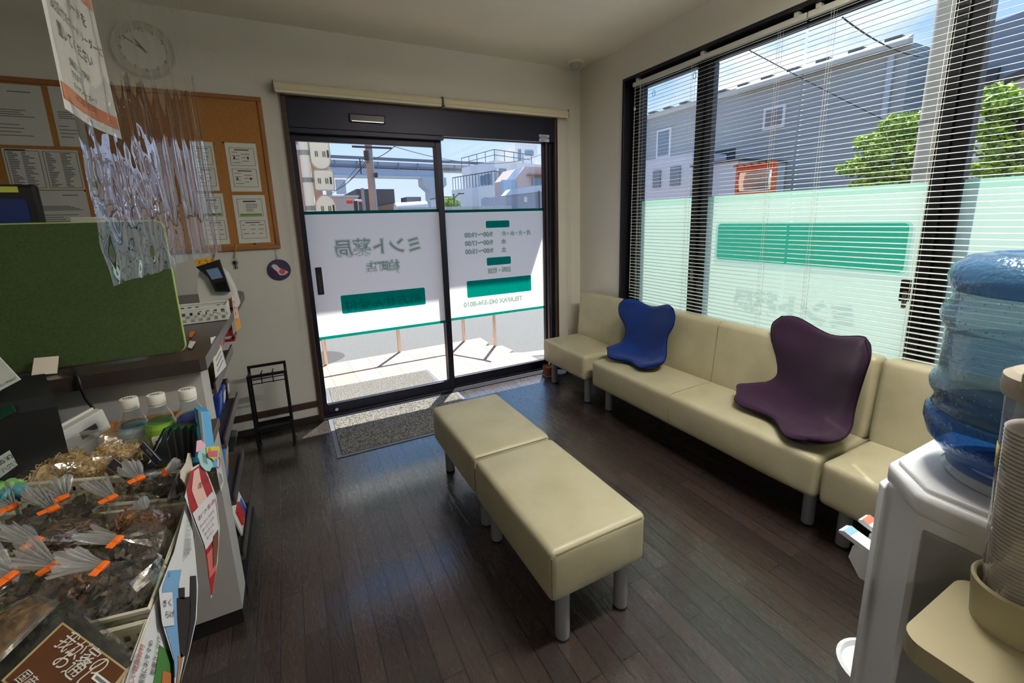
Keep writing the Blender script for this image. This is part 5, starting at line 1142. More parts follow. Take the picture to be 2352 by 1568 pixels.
def tap(px, py, m, lab, sc):
    x = P(px, py, 1, wy1+.07*sc).x; z = P(px, py, 1, wy1+.07*sc).z
    o = MB().add([V((x+dx, y, zz)) for y, zz in ((wy1+.012, z-.020), (wy1+.012, z-.008), (wy1+.075*sc, z+.006), (wy1+.085*sc, z+.002), (wy1+.085*sc, z-.003)) for dx in (-.017, .017)], [(0, 1, 3, 2), (2, 3, 5, 4), (4, 5, 7, 6), (6, 7, 9, 8), (8, 9, 1, 0), (0, 2, 4, 6, 8), (1, 9, 7, 5, 3)]).build('tap_lever', WS, t)
    MB().add([V((x+dx, y, zz)) for y, zz in ((wy1+.050*sc, z-.0005), (wy1+.076*sc, z+.0075)) for dx in (-.0165, .0165)]+[V((x+dx, y, zz-.001)) for y, zz in ((wy1+.050*sc, z-.0005), (wy1+.076*sc, z+.0075)) for dx in (-.0165, .0165)], [(0, 1, 3, 2), (4, 6, 7, 5)]).build('colour_mark', m, o)
    MB().prism([(wy1+.012, z-.012), (wy1+.055*sc, z-.018), (wy1+.060*sc, z-.05), (wy1+.035*sc, z-.085), (wy1+.012, z-.085)], (x-.016, 0, 0), Y_, Z_, (.032, 0, 0)).build('spout', WS, t)
tap(1952, 1222, COLD, 'c', 1.0); tap(1994, 1196, HOT, 'h', .8)
xx = P(1953, 1520, 1, .40); MB().lathe([(0, -.06), (.070, -.06), (.082, .0), (.082, .02), (.073, .022), (.07, .008), (0, .006)], (xx.x+.105, .385, xx.z-.085), 32).build('drip_tray', WS, t, True)
# blue five gallon bottle standing neck down in the collar
def bottle_mat(nm, tint, dif, k, bump):
    def b(nt):
        tr = bs(nt, 'Transparent', tint); d = bs(nt, 'Diffuse', dif); g = bs(nt, 'Glossy', (1, 1, 1), .05)
        t = N(nt, 'ShaderNodeTexCoord'); n = N(nt, 'ShaderNodeTexNoise'); n.inputs['Scale'].default_value = 120; n.inputs['Detail'].default_value = 3; nt.links.new(t.outputs['Object'], n.inputs['Vector'])
        bp = N(nt, 'ShaderNodeBump'); bp.inputs['Strength'].default_value = bump; bp.inputs['Distance'].default_value = .006; nt.links.new(n.outputs['Fac'], bp.inputs['Height'])
        for x in (g, d): nt.links.new(bp.outputs[0], x.inputs['Normal'])
        f = N(nt, 'ShaderNodeLayerWeight'); f.inputs['Blend'].default_value = .5; nt.links.new(bp.outputs[0], f.inputs['Normal'])
        pw = N(nt, 'ShaderNodeMath', operation='POWER'); pw.inputs[1].default_value = 4; nt.links.new(f.outputs['Facing'], pw.inputs[0])
        ma = N(nt, 'ShaderNodeMath', operation='MULTIPLY_ADD'); ma.inputs[1].default_value = .7; ma.inputs[2].default_value = .045; nt.links.new(pw.outputs[0], ma.inputs[0])
        return mixs(nt, ma.outputs[0], mixs(nt, k, tr.outputs[0], d.outputs[0]), g.outputs[0])
    return shader(nm, b)
bc = V((1.110, .215, 0)); z0 = wt+.028
tb = thing('water_bottle', 'large blue ribbed water bottle upside down on the white dispenser', 'water bottle', (bc.x, bc.y, z0), None)
prof = [(.028, -.012), (.034, .0), (.075, .010), (.110, .026), (.130, .052), (.1385, .080), (.138, .098), (.131, .108), (.127, .118), (.1285, .128), (.136, .140), (.1385, .152), (.136, .164), (.1285, .174), (.128, .20), (.128, .245), (.1285, .256), (.136, .268), (.1385, .280), (.136, .292), (.1285, .302), (.126, .312), (.127, .324), (.134, .336), (.136, .350), (.130, .368), (.112, .384), (.085, .390), (.08, .386), (0, .384)]
fine = []
for (a, b), (c, d) in zip(prof, prof[1:]): fine += [(a+(c-a)*k/2, b+(d-b)*k/2) for k in range(2)]
fine.append(prof[-1])
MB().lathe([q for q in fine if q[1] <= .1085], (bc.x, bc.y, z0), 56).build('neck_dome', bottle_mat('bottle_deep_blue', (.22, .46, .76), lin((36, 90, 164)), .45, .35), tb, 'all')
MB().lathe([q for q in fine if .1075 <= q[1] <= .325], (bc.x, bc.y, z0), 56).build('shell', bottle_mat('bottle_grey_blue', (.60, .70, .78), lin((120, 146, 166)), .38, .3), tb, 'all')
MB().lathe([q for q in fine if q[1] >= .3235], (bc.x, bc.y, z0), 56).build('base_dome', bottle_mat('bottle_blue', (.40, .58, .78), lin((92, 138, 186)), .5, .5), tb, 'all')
wp = [(r-.004, z) for r, z in fine if z <= .232 and r > .03]
wp = [(0, wp[0][1])]+wp+[(wp[-1][0], .234), (0, .234)]
MB().lathe(wp, (bc.x, bc.y, z0), 48).build('water', bottle_mat('water_blue', (.74, .84, .92), lin((60, 110, 170)), .06, 0), tb, 'all')
mb = MB()
for z in (.152, .280):
    for k in range(150):
        a = random.random()*2*pi; zz = z+random.uniform(-.022, .022); r = .1385-abs(zz-z)*.25; mb.sph((bc.x+r*cos(a), bc.y+r*sin(a), z0+zz), random.uniform(.0007, .0014), 6, 4)
mb.build('embossed_dots', mat('bottle_dots', (130, 164, 196), .2), tb, 'all')['kind'] = 'stuff'
# paper cup dispenser tube on the side of the machine
KHA = mat('cup_holder_beige', (172, 163, 130), .5)
A = dep(2384, 1390, .93); A = V((.881, .146, .90)); ax = V((-.060, .030, 1)).normalized(); R = V((0, 0, 1)).rotation_difference(ax).to_matrix()
t = thing('cup_dispenser', 'clear tube of stacked paper cups on a beige base beside the dispenser', 'cup dispenser', (.852, .17, .8))
def L3(x, y, z): return A+R @ V((x, y, z))
MB().lathe([(.0425, -.03), (.0425, .31)], A, 36, R).build('tube', clear_sheet('tube_clear', (.94, .93, .91), 1.5, .04, haze=.05, hazecol=(.7, .66, .58)), t, 'all')
MB().lathe([(.0425, .300), (.0465, .301), (.048, .312), (.0465, .328), (.038, .334), (.030, .332), (.020, .337), (0, .338)], A, 36, R).build('tube_lid', mat('lid_taupe', (186, 176, 160), .35), t, True)
MB().rbox(L3(-.043, .012, .330), (.010, .016, .026), .004, 2, R).build('lid_tab', mat('lid_taupe', (186, 176, 160), .35), t)
CUP = mat('paper_cup', (206, 198, 190), .7); 
for k in range(46):
    z = -.03+k*.0062
    mb = MB().lathe([(.0345, 0), (.0375, .0012), (.0392, .003), (.0375, .0048), (.0350, .0056)], L3(0, 0, z), 28, R); mb.build('paper_cup', CUP, t, True)
MB().lathe([(.044, -.055), (.050, -.055), (.053, .012), (.050, .016), (.047, .012), (.046, -.02)], A, 36, R).build('collar', KHA, t, True)
z1 = .845
MB().prism(rrect(.215, .13, .03, 6, .835, .158), (0, 0, z1-.035), X_, Y_, (0, 0, .032)).build('base_plate', KHA, t)
MB().prism([(.80, .79), (.84, .76), (.945, .74), (.945, .81), (.80, .81)], (0, .10, 0), X_, Z_, (0, .09, 0)).build('bracket', KHA, t)
MB().cyl((.835, .09, .765), (.835, .205, .765), .026, n=24).build('release_knob', KHA, t, True)
q = [dep(2288, 1046, .86), dep(2300, 1040, .86), dep(2292, 1085, .86), dep(2280, 1090, .86)]
o = MB().add([L3(.0432*cos(a), .0432*sin(a), zz) for zz in (.19, .225) for a in (radians(100+6*k) for k in range(5))], [(k, k+1, k+6, k+5) for k in range(4)]).build('tape', mat('old_tape', (196, 186, 110), .5), t, 'all', solid=.0005)
# ---------------------------------------------------------------- packed food on the desk
CELLO = clear_sheet('cellophane', (.96, .96, .955), 1.95, .055, haze=.045, bump=.35, bscale=16, hazecol=(.8, .8, .8))
TAIL = clear_sheet('cellophane_gathered', (.86, .86, .86), 1.9, .12, haze=.5, bump=.6, bscale=90, hazecol=(.92, .92, .91))
def fmat(nm, c, c2):
    def b(nt):
        p = N(nt, 'ShaderNodeBsdfPrincipled'); t = N(nt, 'ShaderNodeTexCoord'); n = N(nt, 'ShaderNodeTexNoise'); n.inputs['Scale'].default_value = 70; n.inputs['Detail'].default_value = 4; nt.links.new(t.outputs['Object'], n.inputs['Vector'])
        r = N(nt, 'ShaderNodeValToRGB'); e = r.color_ramp.elements; e[0].position = .35; e[1].position = .65; e[0].color = lin(c)+(1,); e[1].color = lin(c2)+(1,)
        nt.links.new(n.outputs['Fac'], r.inputs[0]); nt.links.new(r.outputs[0], p.inputs['Base Color']); p.inputs['Roughness'].default_value = .6; return p.outputs[0]
    return shader(nm, b)
FOOD = {'dark': fmat('dried_wood_ear', (40, 35, 30), (104, 90, 72)), 'brown': fmat('dried_mushroom', (70, 46, 26), (140, 100, 60)), 'sticks': fmat('dried_sticks', (84, 58, 30), (150, 112, 66)), 'shred': fmat('shredded_dried', (110, 66, 32), (176, 116, 62)), 'olive': fmat('dried_olive', (62, 56, 34), (116, 102, 62)), 'noodle': fmat('noodle_cake', (186, 150, 88), (230, 204, 150))}
def chips(mb, c, r, n, kind, seed, ax=None):
    rnd = random.Random(seed)
    for _ in range(n):
        d = V((rnd.gauss(0, 1), rnd.gauss(0, 1), rnd.gauss(0, 1))).normalized(); p = c+V((d.x*r[0], d.y*r[1], d.z*r[2]))*(.62+.38*rnd.random())
        a = V((rnd.gauss(0, 1), rnd.gauss(0, 1), rnd.gauss(0, 1))).normalized(); b = a.orthogonal().normalized(); w = a.cross(b)
        if kind in ('sticks', 'shred', 'noodle'):
            L = rnd.uniform(.012, .028) if kind != 'sticks' else rnd.uniform(.03, .05); rr = .0011 if kind != 'sticks' else .0018
            if kind == 'sticks' and ax is not None: a = (ax+a*.35).normalized()
            k = b*L*rnd.uniform(.1, .35); mb.tube([p-a*L*.5, p+k, p+a*L*.5], rr, 4)
        else:
            L = rnd.uniform(.008, .019); W_ = L*rnd.uniform(.45, .8); cu = rnd.uniform(.2, .6)
            g = [[p+a*(i-1)*L*.6+b*(j-1)*W_*.6+w*cu*L*((i-1)**2*.5+(j-1)**2*.5-.4) for i in range(3)] for j in range(3)]
            vs = [q+V((rnd.uniform(-1, 1), rnd.uniform(-1, 1), rnd.uniform(-1, 1)))*L*.22 for row in g for q in row]; off = w*.0016; fs = [(j*3+i, j*3+i+1, j*3+i+4, j*3+i+3) for i in range(2) for j in range(2)]
            mb.add(vs, fs); mb.add([q+off for q in vs], [f[::-1] for f in fs])
def core(mb, c, r, seed, n=18):
    mb.grid(lambda u, v: c+V((r[0]*sin(pi*v)*cos(2*pi*u), r[1]*sin(pi*v)*sin(2*pi*u), r[2]*cos(pi*v)))*(.8+.22*noise.noise(V((cos(2*pi*u)*3+seed, sin(2*pi*u)*3, v*6)))), n, 10, True)
def bag(lab, c, tie, tail, kind, seed, r=(.05, .05, .032), n=150, tw=.03, flat=None, group='tied bags of dried food', tiecol=True):
    """cellophane bag: food, clear skin drawn to a neck, orange tie, flared crinkled end"""
    c, tie, tail = V(c), V(tie), V(tail)
    t = thing('food_bag', lab, 'bag', (c.x, c.y, c.z-r[2]), group); rnd = random.Random(seed)
    ax = (tie-c); L = ax.length; ax.normalize()
    mb = MB(); core(mb, c, [x*.72 for x in r], seed); chips(mb, c, [x*.86 for x in r], n, kind, seed, ax); mb.build('contents', FOOD[kind], t)
    # skin: stations along the axis from behind the food to the neck
    u0 = ax.orthogonal().normalized(); w0 = ax.cross(u0)
    def skin(u, v):
        a = 2*pi*u; s = -1.0+2.0*v      # -1 bottom .. 1 neck
        if v < .62: k = v/.62; pos = c+ax*(-1.12+1.55*k)*max(r); rad = (sin(min(1, k*.96+.04)*pi*.62)**.6)*1.14
        else: k = (v-.62)/.38; pos = (c+ax*.43*max(r)).lerp(tie, k); rad = (1.05*(1-k)**1.25+.10)
        dirv = u0*cos(a)+w0*sin(a)
        rx = sqrt((dirv.x*r[0])**2+(dirv.y*r[1])**2+(dirv.z*r[2])**2)
        if v >= .62: rx = rx*(1-k)+.055*k
        cr = 1+.10*noise.noise(V((cos(a)*2.2+seed, sin(a)*2.2, v*4)))+.10*abs(noise.noise(V((cos(a)*5+seed, sin(a)*5, v*7))))
        if v >= .62: cr += .18*k*sin(a*7+seed)*(1-k*.5)
        return pos+dirv*rx*rad*cr
    mb = MB().grid(skin, 19, 15, True); mb.build('clear_film', CELLO, t)
    if tiecol:
        d2 = (tail-tie).normalized(); Rm = d2.to_track_quat('X', 'Z').to_matrix()
        o = MB().rbox(tie, (.012, .017, .009), .003, 2, Rm).rbox(tie+Rm @ V((.0, .013, .002)), (.011, .016, .0015), .0005, 1, Rm).build('orange_tie', ORANGE, t)
    d = tail-tie; Lt = d.length; d.normalize(); up = V((0, 0, 1)); sd_ = d.cross(up).normalized(); nn = sd_.cross(d)
    mb = MB()
    for layer in range(2):
        def fan(u, v, layer=layer):
            s = 2*u-1; wd = .004+tw*(v**.85); z = .0045*(1-v*.3)*sin(u*pi*11+layer*1.7+seed)+.006*(layer-.5)*v
            return tie+d*(Lt*v*(1-.16*abs(s)**2+.10*sin(u*17+seed)+.08*sin(u*41+seed*2)))+sd_*(s*wd)+nn*(z+.010*v*v*sin(s*2.2+seed+layer))
        mb.grid(fan, 30, 8)
    mb.build('gathered_end', TAIL, t)
    return t
TZ = .965
def B(px, py, z): return P(px, py, 2, z)
# baskets
basket('basket', 'cream perforated basket filled with orange tied bags, the middle one of the desk', [(-.240, 1.016), (-.243, .736), (-.56, .79), (-.61, 1.13)], DZ_+.001, .90, .01, BASKC, 10, 4, 'baskets of packed food')
basket('basket', 'cream perforated basket with the flat brown labelled pack, nearest the viewer', [(-.240, .712), (-.247, .34), (-.62, .40), (-.60, .765)], DZ_+.001, .90, .01, BASKC, 10, 4, 'baskets of packed food')
basket('basket', 'cream perforated basket furthest back on the desk, holding two tied bags', [(-.281, 1.168), (-.279, 1.050), (-.60, 1.175), (-.62, 1.30)], DZ_+.001, .90, .01, BASKC, 10, 4, 'baskets of packed food')
SPEC = [
 ('small bag of dark dried wood ear tied beside the green and teal ornaments', (62, 1212), (28, 1165), (-14, 1132), 'dark', .046),
 ('bag of dark dried pieces with a wide flared end, second from the left', (96, 1210), (122, 1168), (78, 1122), 'olive', .040),
 ('bag of olive dried flakes with a short upright end, third from the left', (190, 1190), (147, 1143), (126, 1108), 'olive', .055),
 ('bag of brown dried shreds whose end fans left over the basket grid', (312, 1190), (258, 1143), (210, 1102), 'shred', .042),
 ('bag of dark dried flakes in the back basket, tied in front of the navy card', (340, 1125), (322, 1098), (290, 1068), 'brown', .040),
 ('bag of dark dried flakes at the right end of the back basket', (384, 1122), (380, 1086), (408, 1058), 'dark', .038),
 ('bag of long brown dried sticks lying in the middle of the basket', (170, 1245), (84, 1243), (20, 1212), 'sticks', .042),
 ('bag of brown dried pieces with a broad end pointing left', (172, 1340), (124, 1299), (40, 1262), 'brown', .042),
 ('bag of dark dried flakes with a long smooth end, against the right rim', (322, 1268), (270, 1240), (180, 1228), 'dark', .043),
 ('largest bag of black dried wood ear, at the front of the middle basket', (282, 1366), (236, 1300), (136, 1286), 'dark', .052),
 ('bag of dried pieces with an orange tie at the left edge of the photo', (66, 1372), (26, 1322), (-40, 1300), 'olive', .050),
 ('bag of reddish shredded dried food wedged against the right rim of the basket', (358, 1205), (336, 1168), (318, 1148), 'shred', .034)]
for i, (lab, c, ti, ta, kind, r) in enumerate(SPEC):
    zc = .893 if i not in (4, 5) else .895
    bag(lab, B(*c, zc), B(*ti, zc+.052), B(*ta, zc+.070), kind, 11+i*3.7, (r, r*.95, r*.72), 130 if kind in ('dark', 'brown', 'olive') else 170, .010+r*.20, tiecol=i < 11)
# bags of noodle cakes without ties
def noodle_bag(lab, c, top, r, seed, two=False):
    c = V(c); top = V(top); t = thing('noodle_bag', lab, 'bag', (c.x, c.y, c.z-r*.5), 'bags of noodle cakes'); mb = MB()
    for k in range(2 if two else 1):
        cc = c+V((.025*k, .02*k, .01*k)); core(mb, cc, (r*.62, r*.62, r*.5), seed+k, 24); chips(mb, cc, (r*.62, r*.6, r*.48), 240, 'noodle', seed+k)
    mb.build('noodle_cake', FOOD['noodle'], t); ax = (top-c); L = ax.length; ax.normalize(); sd_ = ax.cross(V((0, .3, 1)).normalized()).normalized() if abs(ax.z) < .95 else V((1, 0, 0)); nn = sd_.cross(ax)
    def skin(u, v):
        a = 2*pi*u; k = v; w = r*(1.05 if v < .6 else 1.05-.25*(v-.6)); th = r*.75*(1-v)**.8+.002
        e = sin(min(1, v*5)*pi/2); cr = 1+.16*noise.noise(V((cos(a)*2+seed, sin(a)*2, v*4)))
        return c+ax*(-.75*r+(L+.75*r)*v)+sd_*(cos(a)*w*e*cr)+nn*(sin(a)*th*e*cr)
    MB().grid(skin, 32, 20, True).build('clear_film', CELLO, t)
    return t
noodle_bag('clear bag of pale noodle cakes at the left end, beside the dark cash box', B(118, 1092, .895), B(88, 1015, .935), .066, 2, True)
noodle_bag('clear bag of pale noodle cakes in the middle, with the navy card in front', B(212, 1072, .905), B(195, 990, .95), .060, 5, True)
noodle_bag('clear standing bag with one round noodle cake before the drink bottles', B(292, 1045, .915), B(278, 988, .96), .046, 9)
NAVY = mat('card_navy', (44, 52, 72), .5); WLINE = mat('card_line', (190, 196, 206), .6)
def strip(lab, q, nm='name_card'):
    mb = MB().m(0); card(mb, q, .0015); n = (q[1]-q[0]).cross(q[3]-q[0]).normalized()
    if n.dot(CAM-q[0]) < 0: n = -n
    mb.m(1); e = [a.lerp(sum(q, V())/4, .06)+n*.0012 for a in q]; mb.tube(e, .0006, 4, True)
    for f in (.35, .55): a = e[0].lerp(e[3], f).lerp(e[1].lerp(e[2], f), .3); b = e[0].lerp(e[3], f).lerp(e[1].lerp(e[2], f), .62); mb.tube([a, b], .0007, 4)
    o = mb.build(nm, [NAVY, WLINE]); tag(o, lab, 'card', 'navy cards on the noodle bags')
strip('navy card with a pale line border on the middle noodle bag', [B(262, 1050, .935), B(322, 1098, .94), B(300, 1112, .915), B(246, 1072, .91)])
strip('navy card with a pale line border on the standing noodle bag', [B(330, 1012, .955), B(372, 1058, .95), B(362, 1072, .925), B(320, 1026, .925)])

# bottles against the counter
PET = clear_sheet('pet_clear', (.88, .92, .92), 1.5, .03, haze=.05)
def bottle(lab, px, py, d, liq, label, band, bandc):
    c = dep(px, py, d); b = V((c.x, c.y, DZ_+.001)); h = c.z-b.z; t = thing('drink_bottle', lab, 'bottle', b, 'drink bottles against the counter')
    pr_ = [(.0, .002), (.028, 0), (.032, .006), (.0325, h-.10), (.033, h-.085), (.028, h-.06), (.0175, h-.035), (.015, h-.026), (.015, h-.02)]
    MB().lathe(pr_, b, 32).build('bottle_body', PET, t, True)
    MB().lathe([(0, .004), (.030, .004), (.0305, h-.09), (.025, h-.068), (0, h-.068)], b, 28).build('drink', clear_sheet('drink_%d_%d_%d' % liq, tuple(x for x in lin(liq)), 1.33, .05), t, True)
    o = MB().m(0).lathe([(.0333, .03), (.0333, h-.09)], b, 32).m(1).lathe([(.0336, h-.098), (.0337, h-.086), (.0305, h-.074)], b, 32).m(2).prism(rrect(.028, .05, .004, 3, 0, 0), b+V((-.002, -.0342, h-.125)), X_, Z_, (0, .001, 0)).m(3).rbox(b+V((-.002, -.0346, h-.118)), (.014, .001, .012), .0004, 1).build('label', label+[bandc, PLW, RED if band else INK], t)
    o = MB().lathe([(.0192, h-.024), (.0195, h-.020), (.0195, h-.003), (.018, h), (0, h)], b, 36).lathe([(.0185, h-.030), (.0188, h-.0255)], b, 36).build('cap', PLW, t, True)
    mb = MB(); 
    for k in range(4): mb.bx(b.x-.010+.005*k, b.x-.007+.005*k, b.y-.004, b.y+.003, b.z+h+.0002, b.z+h+.0006)
    mb.build('cap_print', INK, o)
LCLR = clear_sheet('label_clear', (.86, .9, .94), 1.45, .2, haze=.25); 
bottle('clear drink bottle with a white cap and a red and white label, leftmost of three', 294, 914, 1.13, (200, 214, 214), [LCLR], True, mat('band_pale_blue', (166, 200, 220), .4))
bottle('drink bottle with a lime green band and a white cap, middle of three', 356, 905, 1.12, (206, 222, 190), [mat('label_lime', (126, 176, 50), .4)], False, mat('band_lime', (140, 190, 60), .4))
bottle('drink bottle with a deep blue band and a white cap, rightmost of three', 428, 893, 1.13, (206, 222, 232), [mat('label_sky', (76, 160, 206), .4)], False, mat('band_navy', (36, 44, 150), .4))
# dark packets standing behind one another, green tops and white labels
GT = mat('packet_green', (28, 96, 56), .3); BKP = mat('packet_black', (34, 36, 36), .35); WLB = mat('packet_label', (206, 204, 194), .6)
for i in range(5):
    q = [B(385-6+i*17, 985-2*i, .965), B(442+i*5, 960+i*2, .965), B(392+i*14, 1062-i*3, .885), B(330+i*19, 1080-i*8, .88)]
    mb = MB().m(0); card(mb, q, .006); n = (q[1]-q[0]).cross(q[3]-q[0]).normalized(); n = n if n.dot(CAM-q[0]) > 0 else -n
    mb.m(1); card(mb, [q[0]+n*.001, q[1]+n*.001, q[1].lerp(q[2], .42)+n*.001, q[0].lerp(q[3], .42)+n*.001], .0008)
    mb.m(2); L_ = lambda u, v: q[0].lerp(q[1], u).lerp(q[3].lerp(q[2], u), v)+n*.0016; card(mb, [L_(.02, .22), L_(.26, .12), L_(.26, .72), L_(.02, .85)], .0006)
    mb.m(3)
    for k in range(3): a, b = L_(.06+.06*k, .35), L_(.06+.06*k, .62); mb.tube([a+n*.0003, b+n*.0003], .0012, 4)
    o = mb.build('seaweed_packet', [BKP, GT, WLB, INK]); tag(o, ['dark green and black packet nearest the noodle bag, first of a leaning row', 'dark green and black packet, second of a leaning row from the noodle bag', 'dark green and black packet, middle of a leaning row by the bottles', 'dark green and black packet, fourth of a leaning row from the noodle bag', 'dark green and black packet, last of a leaning row beside the counter end'][i], 'packet', 'leaning dark packets')
# blue striped carton between the packets and the counter end
q = [dep(446, 936, 1.12), dep(462, 945, 1.10), dep(478, 1075, 1.06), dep(462, 1075, 1.06)]
mb = MB().m(0); card(mb, q, .02); mb.m(1); n = V((.0, -.0012, .0)); card(mb, [q[0].lerp(q[1], .55)+n, q[1]+n, q[2]+n, q[3].lerp(q[2], .55)+n], .0004)
tag(mb.build('blue_carton', [mat('carton_blue', (54, 140, 190), .5), mat('carton_white', (226, 228, 234), .5)]), 'narrow blue and white carton standing between the last bottle and the counter end', 'carton')
# cardboard tray, white folded box, cash box, signs
t = thing('cardboard_tray', 'brown cardboard tray behind the noodle bags', 'tray', (-.46, 1.42, DZ_)); CB = mat('cardboard', (166, 118, 62), .8, var=.06)
MB().rb(-.535, -.36, 1.25, 1.655, DZ_+.001, DZ_+.006, .001).build('base', CB, t)
MB().rb(-.535, -.36, 1.648, 1.655, DZ_+.006, DZ_+.062, .001).rb(-.535, -.528, 1.25, 1.648, DZ_+.006, DZ_+.062, .001).rb(-.367, -.36, 1.40, 1.648, DZ_+.006, DZ_+.062, .001).build('side', CB, t)
c = B(182, 992, .945); R = Matrix.Rotation(radians(52), 3, 'Z') @ Matrix.Rotation(radians(-10), 3, 'Y')
t = thing('folded_box', 'white folded paper box with a small black stamp on the cardboard tray', 'box', (c.x, c.y, .89))
MB().rbox(c, (.12, .026, .06), .002, 2, R).build('box', PAPERB, t); MB().rbox(c+R @ V((0, .016, .004)), (.115, .006, .062), .001, 1, R).build('flap', PAPER, t)
mb = MB().m(0).rbox(c+R @ V((.012, -.0135, -.006)), (.040, .001, .022), .0003, 1, R); mb.build('stamp', mat('stamp_dark', (74, 72, 70), .7), t)
MB().rbox(c-V((0, 0, .045)), (.06, .05, .04), .002, 1, R).build('inner_fold', PAPERB, t)
t = thing('cash_box', 'black cash box with a dark green window at the left edge of the photo', 'cash box', (-.86, 1.28, DZ_)); BK2 = mat('cash_black', (26, 28, 30), .5, bump=.1)
mb = MB(); a = P(128, 985, 1, 1.40); mb.prism([(1.34, DZ_+.001), (1.54, DZ_+.001), (1.54, 1.03), (1.52, 1.08), (1.46, 1.105), (1.36, 1.075), (1.34, 1.05)], (-1.35, 0, 0), Y_, Z_, (1.35-.52, 0, 0)); mb.v = [(x-(y-1.34)*.45, y, z) for x, y, z in mb.v]; mb.build('case', BK2, t)
q = [dep(0, 952, 1.16), dep(30, 930, 1.18), dep(36, 948, 1.15), dep(0, 980, 1.12)]; q = [P(-40, 958, 1, 1.338), P(28, 930, 1, 1.338), P(38, 948, 1, 1.338), P(-40, 990, 1, 1.338)]
card(MB(), [p+V((0, -.003, .003)) for p in q], .004).build('green_window', mat('window_dark_green', (22, 62, 48), .2), t)
MB().prism([(1.355, 1.077), (1.45, 1.106), (1.45, 1.118), (1.355, 1.089)], (-1.35, 0, 0), Y_, Z_, (.72, 0, 0)).build('top_ledge', mat('ledge_brown', (58, 34, 28), .5), t)
q = [P(-47, 772, 1, 1.345), P(47, 872, 1, 1.345), P(-47, 922, 1, 1.345), P(-141, 822, 1, 1.345)]
mb = MB().m(0); card(mb, q, .003); n = (q[1]-q[0]).cross(q[3]-q[0]).normalized(); n = n if n.dot(CAM-q[0]) > 0 else -n
d1 = (P(47, 872, 1, 1.345)-P(-47, 922, 1, 1.345)).normalized(); mb.m(1); mb.text('払 / Alipay+', P(1, 888, 1, 1.345)+n*.001, d1, n.cross(d1), .0070)
tag(mb.build('payment_sign', [mat('sign_pale', (214, 222, 214), .6), INK]), 'pale payment sign with black lettering on top of the cash box', 'sign')
q = [P(-30, 1066, 1, 1.20), P(21, 1034, 1, 1.20), P(40, 1068, 1, 1.20), P(-20, 1112, 1, 1.20)]
mb = MB().m(0); card(mb, q, .001); n = (q[1]-q[0]).cross(q[3]-q[0]).normalized(); n = n if n.dot(CAM-q[0]) > 0 else -n
d1 = (q[1]-q[0]).normalized(); mb.m(1); u1 = n.cross(d1)
mb.text('60 ¥2', q[0].lerp(q[1], .48)+(q[3]-q[0])*.42+n*.0008, d1, u1, .0125); mb.text('ー八穴 ¥5', q[0].lerp(q[1], .30)+(q[3]-q[0])*.82+n*.0008, d1, u1, .0115)
tag(mb.build('price_note', [mat('note_pale', (206, 216, 212), .7), INK]), 'pale handwritten price note at the left edge of the photo below the cash box', 'note')
for i, (px, py, c, c2) in enumerate(((14, 1118, (112, 160, 84), 'green ruffled ornament at the left edge of the photo above the first tied bag'), (28, 1132, (70, 134, 140), 'teal ruffled ornament beside the green one at the left edge of the photo'))):
    p = B(px, py, .955); o = MB().grid(lambda u, v: p+V((.020*sin(pi*v)*cos(2*pi*u), .018*sin(pi*v)*sin(2*pi*u), .012*cos(pi*v)))*(1+.35*sin(u*2*pi*6)*sin(pi*v)), 36, 10, True).cyl(p-V((0, 0, .01)), (p.x, p.y, DZ_), .003, n=6).build('ornament', mat('ornament_%d' % i, c, .4), smooth='all'); tag(o, c2, 'ornament', 'ruffled ornaments on the desk')
# white box corner with slits at the left edge
q = [P(-40, 1212, 2, .93), P(0, 1245, 2, .935), P(54, 1330, 2, .915), P(-30, 1390, 2, .915)]
mb = MB().m(0); card(mb, q, .002); n = (q[1]-q[0]).cross(q[3]-q[0]).normalized(); n = n if n.dot(CAM-q[0]) > 0 else -n; mb.m(1)
for k in range(6): a = P(2+5*k, 1291+4*k, 2, .925); b = P(-1+5*k, 1300+4*k, 2, .924); mb.tube([a+n*.001, b+n*.001], .0012, 4)
tag(mb.build('slotted_card', [mat('slot_card_white', (206, 208, 206), .6), INK]), 'white card with a row of short black bars at the left edge of the photo', 'card')

# flat packs in the nearest basket: two dark kelp packs and the brown labelled one
def flatpack(lab, q, seed, mats_, th=.018):
    t = thing('flat_pack', lab, 'pack', (sum(p.x for p in q)/4, sum(p.y for p in q)/4, min(p.z for p in q)-th), 'flat packs in the nearest basket')
    n = (q[1]-q[0]).cross(q[3]-q[0]).normalized(); n = n if n.z > 0 else -n
    S = lambda u, v: q[0].lerp(q[1], u).lerp(q[3].lerp(q[2], u), v)
    def top(u, v): return S(u, v)+n*(th*.5*(sin(pi*u)*sin(pi*v))**.5*(1+.25*noise.noise(V((u*6+seed, v*6, 0)))))
    def bot(u, v): return S(u, v)-n*(th*.5*(sin(pi*u)*sin(pi*v))**.5)
    MB().grid(top, 24, 24).grid(bot, 24, 24).build('film', CELLO, t)
    def inn(sg): return lambda u, v: S(.07+.86*u, .07+.86*v)+n*(sg*th*.42*(sin(pi*u)*sin(pi*v))**.5*(1+.5*noise.noise(V((u*9+seed, v*9, 0)))))
    MB().grid(inn(1), 24, 24).grid(inn(-1), 24, 24).build('contents', mats_, t)
    return t, S, n
KELP = fmat('kelp', (16, 18, 14), (52, 54, 36))
q = [B(70, 1372, .925), B(250, 1420, .92), B(220, 1640, .905), B(-120, 1600, .905)]
flatpack('clear flat pack of dark kelp under the brown labelled card', [B(150, 1352, .915), B(330, 1520, .905), B(150, 1760, .895), B(-110, 1530, .90)], 3, KELP, .03)
